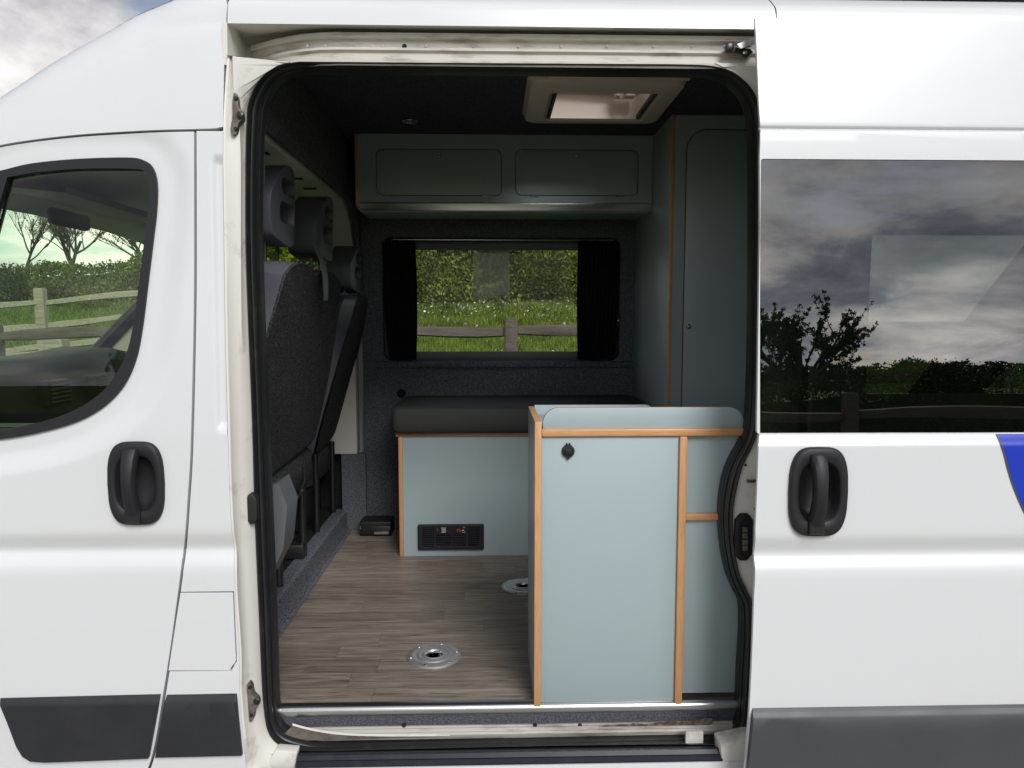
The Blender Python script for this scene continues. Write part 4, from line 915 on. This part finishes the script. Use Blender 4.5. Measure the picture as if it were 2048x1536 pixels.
sk = disc('power_socket', (x, KY + .010, z), [(.0178, .0005), (.0178, -.004), (.0165, -.007), (.013, -.0075), (.0125, -.006), (.009, -.0065), (.0085, -.010), (.004, -.011)], 'y', 'black_plastic', kt, 28)
for dx in (-.004, .004): box('socket_hinge', x + dx - .002, x + dx + .002, KY + .001, KY + .0095, z + .0165, z + .0225, 'black_plastic', sk, .001)
slab('socket_tab', [(x - .006, z - .0165), (x + .006, z - .0165), (x + .001, z - .0225), (x - .001, z - .0225)], 'xz', KY + .002, KY + .008, 'black_plastic', sk, bev=.001)

# ---- table leg sockets in the floor
def floor_socket(px, py, label):
    x, y = PZ(px, py, FZ + .004); s = thing('floor_socket', label, 'table socket', (x, y, FZ))
    disc('flange', (x, y, FZ), [(.086, .0002), (.086, .003), (.083, .0055), (.070, .0075), (.064, .0078), (.060, .0055), (.056, .0055), (.052, .009), (.047, .0095), (.042, .0065), (.038, .0065), (.034, .0095), (.029, .009), (.027, .003)], 'z', 'socket_metal', s, 40)
    disc('socket_cup', (x, y, FZ), [(.0265, .0031), (.022, .0034), (.018, .0031)], 'z', 'black_metal', s, 24)
    box('lock_tongue', x - .004, x + .020, y + .012, y + .022, FZ + .0036, FZ + .008, 'chrome', s, .002)
    for k_ in range(6):
        t = R(60 * k_ + 15); disc('screw', (x + .075 * math.cos(t), y + .075 * math.sin(t), FZ), [(.005, .0062), (.0045, .0088), (.002, .0093)], 'z', 'chrome', s, 10)
floor_socket(868, 1310, 'round steel table socket set in the open floor near the door sill')
floor_socket(1046, 1172, 'round steel table socket half hidden behind the low cabinet')

# ---- little black control box on the floor by the wall
bx = thing('control_box', 'small black box with a silver label on the floor beside the bench', 'box', (-.57, 3.58, FZ))
a, b_ = PZ(731, 1053, FZ), PZ(789, 1060, FZ)
box('housing', a[0], b_[0], 3.53, WALL - .01, FZ, FZ + .075, 'black_plastic', bx, .010, 3)
box('front_plate', a[0] + .004, b_[0] - .004, 3.518, 3.531, FZ + .012, FZ + .055, 'black_metal', bx, .005, 2)
box('silver_label', a[0] + .075, b_[0] - .012, 3.515, 3.519, FZ + .014, FZ + .028, 'aluminium', bx, .001, 1)
for x in (a[0] + .008, b_[0] - .010): box('corner_clip', x - .003, x + .003, 3.515, 3.519, FZ + .04, FZ + .056, 'steel', bx, .001, 1)

# ---- seats
def lean(z, zt, zb, xt, xb): return xt + (xb - xt) * ((zt - z) / (zt - zb)) ** 1.15 if z < zt else xt
def headrest(root, yc, zb, zt, xr, tilt=.10, w=.27, big=True):
    h = zt - zb; y0, y1 = yc - w / 2, yc + w / 2
    out = smooth([(y0 + .03, zb), (yc, zb - .018), (y1 - .03, zb), (y1 - .004, zb + .03), (y1, zb + h * .5), (y1 - .026, zt - .06), (y1 - .075, zt - .010), (yc, zt), (y0 + .075, zt - .010), (y0 + .026, zt - .06), (y0, zb + h * .5), (y0 + .004, zb + .03)], 4, True)
    h1 = rrect(y0 + .052, zb + h * .22, y1 - .052, zb + h * .50, .02, 4); h2 = rrect(y0 + .062, zb + h * .60, y1 - .062, zb + h * .82, .02, 4)
    o = slab('headrest', out, 'yz', xr - .11, xr, 'headrest_plastic', root, holes=[h1, h2], bev=.013, seg=3)
    me = o.data
    for v in me.vertices: v.co.x += (v.co.z - zb) * tilt * .4 - .02 * ((v.co.y - yc) / (w / 2)) ** 2
    for y in (yc - .06, yc + .06): tube('headrest_post', [(xr - .055, y, zb + .03), (xr - .06, y, zb - .10)], .006, 'black_metal', root, 8)
    return o
def seat_back(root, outline, zt, zb, xt, xb, thick, yc, w):
    """rear face in fabric with rounded vinyl sides and front"""
    c = np.mean(outline, axis=0); rows = []; zm = zb + .45 * (zt - zb); ya = min(p[0] for p in outline); yz = max(p[0] for p in outline)
    def taper(y, z):
        q = max(0, (z - zm) / (zt - zm)) ** 1.6; k_ = (y - c[0]) / (yz - c[0]); return y - .13 * q * k_ * abs(k_) * (1 if k_ < 0 else .45)
    for s, d, in ((.955, 0.0), (.985, .006), (1.0, .045), (1.0, .075), (.985, .10), (.93, thick)):
        rows.append([(lean(z, zt, zb, xt, xb) - d, c[0] + ((taper(y, z) if d < .01 else y) - c[0]) * s, c[1] + (z - c[1]) * s) for y, z in outline])
    return rows
def build_seat(name, label, y0, y1, zt, zb, xt, xb, humps, loc):
    root = thing(name, label, 'seat', loc)
    pts = []; n = 40
    top = []
    for k_ in range(n + 1):
        t = k_ / n; y = y0 + (y1 - y0) * t
        hh = -(.05 * (abs(2 * t - 1) ** 5))
        if humps == 2: hh -= .030 * math.exp(-((t - .5) / .08) ** 2)
        top.append((y, zt + hh))
    out = top + [(y1 + .004, zt - .10), (y1 + .012, (zt + zb) / 2 + .1), (y1 + .004, zb + .15), (y1 - .02, zb + .04), (y1 - .06, zb), ((y0 + y1) / 2, zb - .02), (y0 + .06, zb - .03), (y0 + .02, zb + .03), (y0 - .006, zb + .15), (y0 - .012, (zt + zb) / 2 + .1), (y0 - .004, zt - .10)]
    out = smooth(out, 2, True)
    rows = seat_back(root, out, zt, zb, xt, xb, .14, (y0 + y1) / 2, y1 - y0)
    bm = bmesh.new(); me = None
    loft('back_cover', rows[:2], 'seat_fabric', root, cap0=False, angle=60)
    # filled rear face
    bm = bmesh.new(); es = []; r0 = rows[0]; vs_ = [bm.verts.new((0, p[1], p[2])) for p in r0]
    es = [bm.edges.new((vs_[i], vs_[(i + 1) % len(vs_)])) for i in range(len(vs_))]
    bmesh.ops.triangle_fill(bm, use_beauty=True, use_dissolve=False, edges=es)
    for q in np.arange(zb, zt, .03): bmesh.ops.bisect_plane(bm, geom=bm.verts[:] + bm.edges[:] + bm.faces[:], dist=1e-5, plane_co=(0, 0, q), plane_no=(0, 0, 1))
    for q in np.arange(y0, y1, .04): bmesh.ops.bisect_plane(bm, geom=bm.verts[:] + bm.edges[:] + bm.faces[:], dist=1e-5, plane_co=(0, q, 0), plane_no=(0, 1, 0))
    for v in bm.verts:
        v.co.x = lean(v.co.z, zt, zb, xt, xb)
        e = min(1, (v.co.y - y0) / .1, (y1 - v.co.y) / .1); 
        if e > 0: v.co.x += .006 * math.sin(v.co.z * 23 + v.co.y * 9) * e * .3
    bmesh.ops.recalc_face_normals(bm, faces=bm.faces); bm_obj('backrest', bm, 'seat_fabric', root, 60)
    loft('bolster', rows[1:], 'seat_vinyl', root, cap1=True, angle=60)
    # seat cushion and black base
    xc = xb - .03
    loft('seat_cushion', [[(x, y, z) for x, y in rrect(xc - .50 + i_, y0 + i_, xc + .02 - i_, y1 - i_, .05, 4)] for i_, z in ((.02, zb - .16), (0, zb - .14), (0, zb - .03), (.02, zb + .0), (.06, zb + .012))], 'seat_fabric', root, cap0=True, cap1=True, angle=60)
    return root
ZT, ZB = 1.785, 1.06
s1 = build_seat('passenger_seat', 'dark grey double passenger seat seen from behind beside the open doorway', 2.06, 3.02, ZT, ZB + .03, -.600, -.735, 2, (-.9, 2.5, .64))
headrest(s1, 2.29, 1.845, 2.07, -.625, w=.26); headrest(s1, 2.85, 1.845, 2.07, -.625, w=.26)
s2 = build_seat('driver_seat', 'dark driver seat by the far cab wall with a lower headrest', 3.22, 3.66, 1.72, 1.0, -.605, -.80, 1, (-.9, 3.42, .64))
headrest(s2, 3.44, 1.745, 1.945, -.62, w=.25)
loft('belt_guide', [[(-.592 + d, 2.57 + a * w_g, z) for a in (-1, -.6, .6, 1)] for z, w_g, d in ((1.86, .040, -.02), (1.80, .045, .004), (1.74, .042, .012), (1.68, .034, .012), (1.67, .030, .010))], 'grey_plastic', s1, closed=False, angle=60)
def hide(root, ya, yb_, xa_, zb_):
    bm = bmesh.new()
    return None
# recliner covers, brackets and legs under the passenger seat
gs = loft('recliner_cover', [[(x, y, z) for x, z in ((-.78, .86), (-.66, .84), (-.615, .93), (-.60, 1.06), (-.625, 1.13), (-.70, 1.09), (-.80, 1.0))] for y in (2.10, 2.115, 2.20, 2.215)], 'grey_plastic', s1, cap0=True, cap1=True, angle=30)
for y in (2.12, 2.90): box('seat_rail', -1.25, -.76, y - .03, y + .03, .64, .70, 'black_metal', s1, .008)
box('seat_box', -1.25, -.83, 2.12, 2.96, .64, .93, 'black_metal', s1, .02)
for x, y in ((-.775, 2.28), (-.775, 2.58), (-.775, 2.92)): tube('support_tube', [(x, y, .64), (x, y, .98)], .016, 'black_metal', s1, 10)
tube('cross_tube', [(-.775, 2.10, .92), (-.77, 3.0, .97)], .014, 'black_metal', s1, 10)
tube('release_cable', [(-.75, 2.86, 1.08), (-.73, 2.80, .98), (-.745, 2.70, .90), (-.76, 2.60, .90)], .004, 'black_plastic', s1, 6)
for y, z in ((2.42, .80), (2.68, .97), (2.86, .93)): disc('pivot_bolt', (-.765, y, z), [(.016, 0), (.016, .008), (.008, .012)], 'x', 'steel', s1, 12)
box('floor_bracket', -.79, -.755, 2.20, 2.34, .64, .69, 'black_metal', s1, .006); disc('anchor_bolt', (-.765, 2.27, .70), [(.014, 0), (.014, .012), (.008, .016)], 'x', 'chrome', s1, 8)
box('seat_box', -1.25, -.86, 3.24, 3.62, .64, .95, 'black_metal', s2, .02)
for y in (3.26, 3.60): tube('support_tube', [(-.80, y, .64), (-.80, y, 1.0)], .014, 'black_metal', s2, 10)

# ------------------------------------------------------------------ outside: fences, hedges, trees, grass
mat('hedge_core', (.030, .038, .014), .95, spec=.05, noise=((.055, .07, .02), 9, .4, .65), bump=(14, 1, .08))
def fence(name, label, pts, zr, m, post_h, post_w=.12, grp=None, jit=.0, seed=1, rail=.055):
    r = random.Random(seed); f = thing(name, label, 'fence', (pts[0][0], pts[0][1], ground_z(*pts[0])), grp)
    for x, y in pts:
        g0 = ground_z(x, y); w = post_w * r.uniform(.85, 1.1); h = post_h * r.uniform(.95, 1.05); tx, ty = r.uniform(-.03, .03), r.uniform(-.03, .03)
        loft('post', [[(x + tx * t + a * w / 2 * s, y + ty * t + b * w / 2 * s, g0 - .1 + (h + .1) * t) for a, b in ((-1, -.8), (-.8, -1), (.8, -1), (1, -.8), (1, .8), (.8, 1), (-.8, 1), (-1, .8))] for t, s in ((0, 1.05), (.5, 1), (.97, .96), (1, .85))], m, f, cap0=True, cap1=True, angle=30)
    for (xa_, ya), (xb_, yb_) in zip(pts, pts[1:]):
        for hz in zr:
            p0 = Vector((xa_, ya, ground_z(xa_, ya) + hz + r.uniform(-.03, .03))); p1 = Vector((xb_, yb_, ground_z(xb_, yb_) + hz + r.uniform(-.03, .03))); rows = []
            for t in np.linspace(0, 1, 9):
                c = p0.lerp(p1, t); s = rail * (1 + .12 * math.sin(t * 9 + seed + hz * 7)) * (.75 if t in (0, 1) else 1); c.z += .012 * math.sin(t * 7 + hz * 5)
                d = (p1 - p0).normalized(); nrm = Vector((-d.y, d.x, 0))
                rows.append([c + nrm * (.035 * a) + Vector((0, 0, s * b)) for a, b in ((-1, -.7), (-.5, -1), (.6, -.9), (1, -.2), (.8, .8), (0, 1), (-.8, .7))])
            loft('rail', rows, m, f, cap0=True, cap1=True, angle=50)
    return f
px_, _ = P(1021, 660, 7.5)
fence('rail_fence', 'weathered split rail fence crossing the meadow behind the side window', [(px_ - 5.2, 7.5), (px_ - 2.6, 7.48), (px_, 7.5), (px_ + 2.7, 7.55), (px_ + 5.3, 7.6)], (1.175, .70), 'fence_wood', 1.33, .13, seed=4, rail=.054)
fence('paddock_fence', 'pale wooden paddock fence seen through the cab window', [(-10.5, 10.2), (-8.4, 10.0), (-6.9, 11.4), (-5.2, 12.6)], (.95, .6, .25), 'pale_wood', 1.15, .15, seed=9, rail=.05)
fence('paddock_fence', 'short pale fence with thick posts low in the cab window', [(-7.6, 8.1), (-5.9, 8.0), (-4.9, 8.3)], (.80, .42), 'pale_wood', .98, .20, seed=12, rail=.05)
fence('rail_fence', 'dark rail fence mirrored in the tinted window', [(-7.6, -3.6), (-4.9, -3.4), (-2.2, -3.2), (.5, -3.05), (3.15, -2.9), (5.9, -2.8), (8.5, -2.7)], (1.12, .70), 'fence_wood', 1.40, .13, seed=21)

def leaves(n, fn, size, r, aspect=.55):
    V = []; Fc = []
    for i in range(n):
        c = Vector(fn()); d = Vector((r.gauss(0, 1), r.gauss(0, 1), r.gauss(0, .8))).normalized(); e = d.orthogonal().normalized(); e.rotate(Matrix.Rotation(r.uniform(0, 6.28), 3, d))
        s = size * r.uniform(.6, 1.35); f_ = d.cross(e) * s * aspect; e = e * s
        k0 = len(V); V += [c - e, c + f_ * .9, c + e, c - f_ * .9]; Fc.append((k0, k0 + 1, k0 + 2, k0 + 3))
    me = bpy.data.meshes.new('leaves'); me.from_pydata([tuple(v) for v in V], [], Fc); return me
def hedge(name, label, x0, x1, y, depth, height, n, size, m, seed):
    r = random.Random(seed); h = thing(name, label, 'hedge', ((x0 + x1) / 2, y, ground_z((x0 + x1) / 2, y)))
    ph = [r.uniform(0, 6) for _ in range(5)]
    def top(x): return height * (1 + .10 * math.sin(x * 1.1 + ph[0]) + .07 * math.sin(x * 2.7 + ph[1]) + .05 * math.sin(x * 6.3 + ph[2]))
    def fn():
        x = r.uniform(x0, x1); t = top(x); u = r.random(); z = t * (r.random() ** .8) ; fr = r.random() ** 2.2 * depth
        if u < .25: z = t * (1 - .12 * r.random() ** 2) + min(.12, r.expovariate(28)); fr = r.random() * depth
        yy = y + fr + .38 * math.sin(x * 1.7 + z * 2.3 + ph[3]) + .22 * math.sin(x * 4.3 - z * 3.7 + ph[4])
        return (x, yy, ground_z(x, y) + z)
    link('foliage', leaves(n, fn, size, r), m, h, flat=True)
    xs_ = np.arange(x0, x1 + .2, .4)
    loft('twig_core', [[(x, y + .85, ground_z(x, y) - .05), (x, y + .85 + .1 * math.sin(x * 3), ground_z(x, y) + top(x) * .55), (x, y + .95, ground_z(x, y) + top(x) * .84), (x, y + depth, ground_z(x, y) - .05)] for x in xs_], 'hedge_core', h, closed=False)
    return h
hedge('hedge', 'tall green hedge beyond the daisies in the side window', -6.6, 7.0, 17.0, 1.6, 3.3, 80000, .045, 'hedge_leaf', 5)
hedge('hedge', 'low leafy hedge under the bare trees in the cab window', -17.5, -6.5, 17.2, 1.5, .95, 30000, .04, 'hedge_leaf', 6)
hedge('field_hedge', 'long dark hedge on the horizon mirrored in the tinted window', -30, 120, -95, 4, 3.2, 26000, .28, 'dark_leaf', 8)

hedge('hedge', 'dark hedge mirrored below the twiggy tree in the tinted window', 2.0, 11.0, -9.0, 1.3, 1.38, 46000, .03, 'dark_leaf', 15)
def branch_tree(name, label, loc, h, seed, leaf=None, nleaf=0, lsize=.06, spread=.6, levels=4, r0=.09, tall=.45, cat='tree', puff=1.7):
    r = random.Random(seed); x, y = loc; g0 = ground_z(x, y); root = thing(name, label, cat, (x, y, g0))
    tips = []; bt = bmesh.new(); bc = bmesh.new()
    def grow(p, d, L_, rad, lev):
        n = 4; pts = [p]; q = p.copy(); dd = d.copy()
        for i in range(n):
            dd = (dd + Vector((r.gauss(0, .13), r.gauss(0, .13), r.gauss(.04, .08)))).normalized(); q = q + dd * L_ / n; pts.append(q.copy())
        tube_bm(bt if lev == 0 else bc, pts, [rad * (1 - .11 * i) for i in range(n + 1)], 7 if lev < 2 else 4, lev == 0)
        if lev >= levels - 2: tips.extend(pts[1:])
        if lev < levels:
            k_ = r.randint(3, 4) if lev else r.randint(5, 7)
            for _ in range(k_):
                t = r.uniform(.45, 1.0) if lev else r.uniform(.5, 1.0); b_ = pts[min(n, int(t * n))]
                a = r.uniform(0, 6.28); s = spread * r.uniform(.6, 1.3); nd = (dd + (Vector((math.cos(a), math.sin(a), .15)) * s)).normalized()
                grow(b_, nd, L_ * r.uniform(.55, .8), rad * .5, lev + 1)
    grow(Vector((x, y, g0 - .05)), Vector((0, 0, 1)), h * tall, r0, 0)
    bm_obj('trunk', bt, 'bark', root); bm_obj('branches', bc, 'bark', root, flat=True)
    if nleaf:
        def fn():
            p = r.choice(tips); d = Vector((r.gauss(0, 1), r.gauss(0, 1), r.gauss(0, 1))).normalized(); return p + d * (lsize * puff * r.random() ** .5)
        link('crown', leaves(nleaf, fn, lsize, r), leaf, root, flat=True)
    return root
branch_tree('bare_tree', 'bare tree with a straight trunk above the hedge in the cab window', (-11.1, 19.5), 3.3, 31, 'bush_leaf', 900, .025, .75, 5, .06)
branch_tree('bare_tree', 'slender multi-branched bare tree left of the straight trunk', (-12.6, 20), 3.2, 32, 'bush_leaf', 900, .03, .5, 5, .045)
branch_tree('bare_tree', 'bare tree with drooping twigs right of the straight trunk', (-9.4, 20.5), 3.3, 33, 'bush_leaf', 700, .03, .8, 5, .06)
branch_tree('leafy_bush', 'bright yellow-green leafy bush glimpsed past the headrests', (-4.1, 13.5), 3.2, 34, 'bush_leaf', 7000, .06, .9, 3, .07, .3, 'bush')
branch_tree('leafy_tree', 'dark twiggy tree mirrored at the left of the tinted window', (6.1, -11.0), 5.4, 41, 'dark_leaf', 16000, .032, .7, 4, .10, .34)
branch_tree('leafy_tree', 'dark bushy tree mirrored under the larger twiggy tree', (4.3, -11.5), 4.6, 44, 'dark_leaf', 16000, .032, .75, 4, .09, .30)
branch_tree('leafy_tree', 'round dark tree mirrored beside the twiggy tree', (12.6, -17.5), 3.9, 42, 'dark_leaf', 42000, .045, 1.0, 3, .14, .30, puff=8)
branch_tree('leafy_tree', 'dark tree mirrored in the cab window over the dashboard', (-7.5, -12), 4.0, 43, 'dark_leaf', 6000, .10, .9, 3, .10, .3)

# grass and daisies of the bank
r = random.Random(77); V = []; Fc = []
def blade(x, y, h, w):
    z = ground_z(x, y) - .01; a = r.uniform(0, 6.28); dx, dy = math.cos(a) * w, math.sin(a) * w; lx, ly = r.gauss(0, h * .35), r.gauss(0, h * .35)
    k0 = len(V); V.extend([(x - dx, y - dy, z), (x + dx, y + dy, z), (x + lx, y + ly, z + h)]); Fc.append((k0, k0 + 1, k0 + 2))
for i in range(52000):
    y = 6.2 + 11 * r.random() ** 1.15; c = r.random()
    x = r.uniform(-.30, .27) * y if c < .72 else r.uniform(-.95, -.45) * y
    s = y / 9; blade(x, y, r.uniform(.05, .13) * s ** .5, r.uniform(.006, .011) * s)
me = bpy.data.meshes.new('grass'); me.from_pydata(V, [], Fc)
o = link('meadow_grass', me, 'grass_blade', None, flat=True); tag(o, 'green meadow grass on the bank behind the van', 'grass'); o['kind'] = 'stuff'
V = []; Fc = []
for i in range(620):
    y = 10.5 + 6.2 * r.random() ** .33; x = r.uniform(-.24, .25) * y
    if r.random() < .12: y = r.uniform(7.8, 11); x = r.uniform(-.03, .25) * y
    if x < -.03 * y and y < 14.2 and r.random() < .8: continue
    z = ground_z(x, y) + r.uniform(.14, .24); s = r.uniform(.013, .026); tx, ty = r.gauss(0, .5), r.gauss(-.4, .5); k0 = len(V)
    for k_ in range(8):
        t = 2 * math.pi * k_ / 8; a, b = s * math.cos(t), s * math.sin(t); V.append((x + a, y + b, z + a * tx + b * ty))
    V.append((x, y, z + s * .35)); Fc += [(k0 + k_, k0 + (k_ + 1) % 8, k0 + 8) for k_ in range(8)]
me = bpy.data.meshes.new('daisies'); me.from_pydata(V, [], Fc)
o = link('meadow_daisies', me, 'daisy_petal', None, flat=True); tag(o, 'small white flowers scattered over the meadow bank', 'flowers'); o['kind'] = 'stuff'
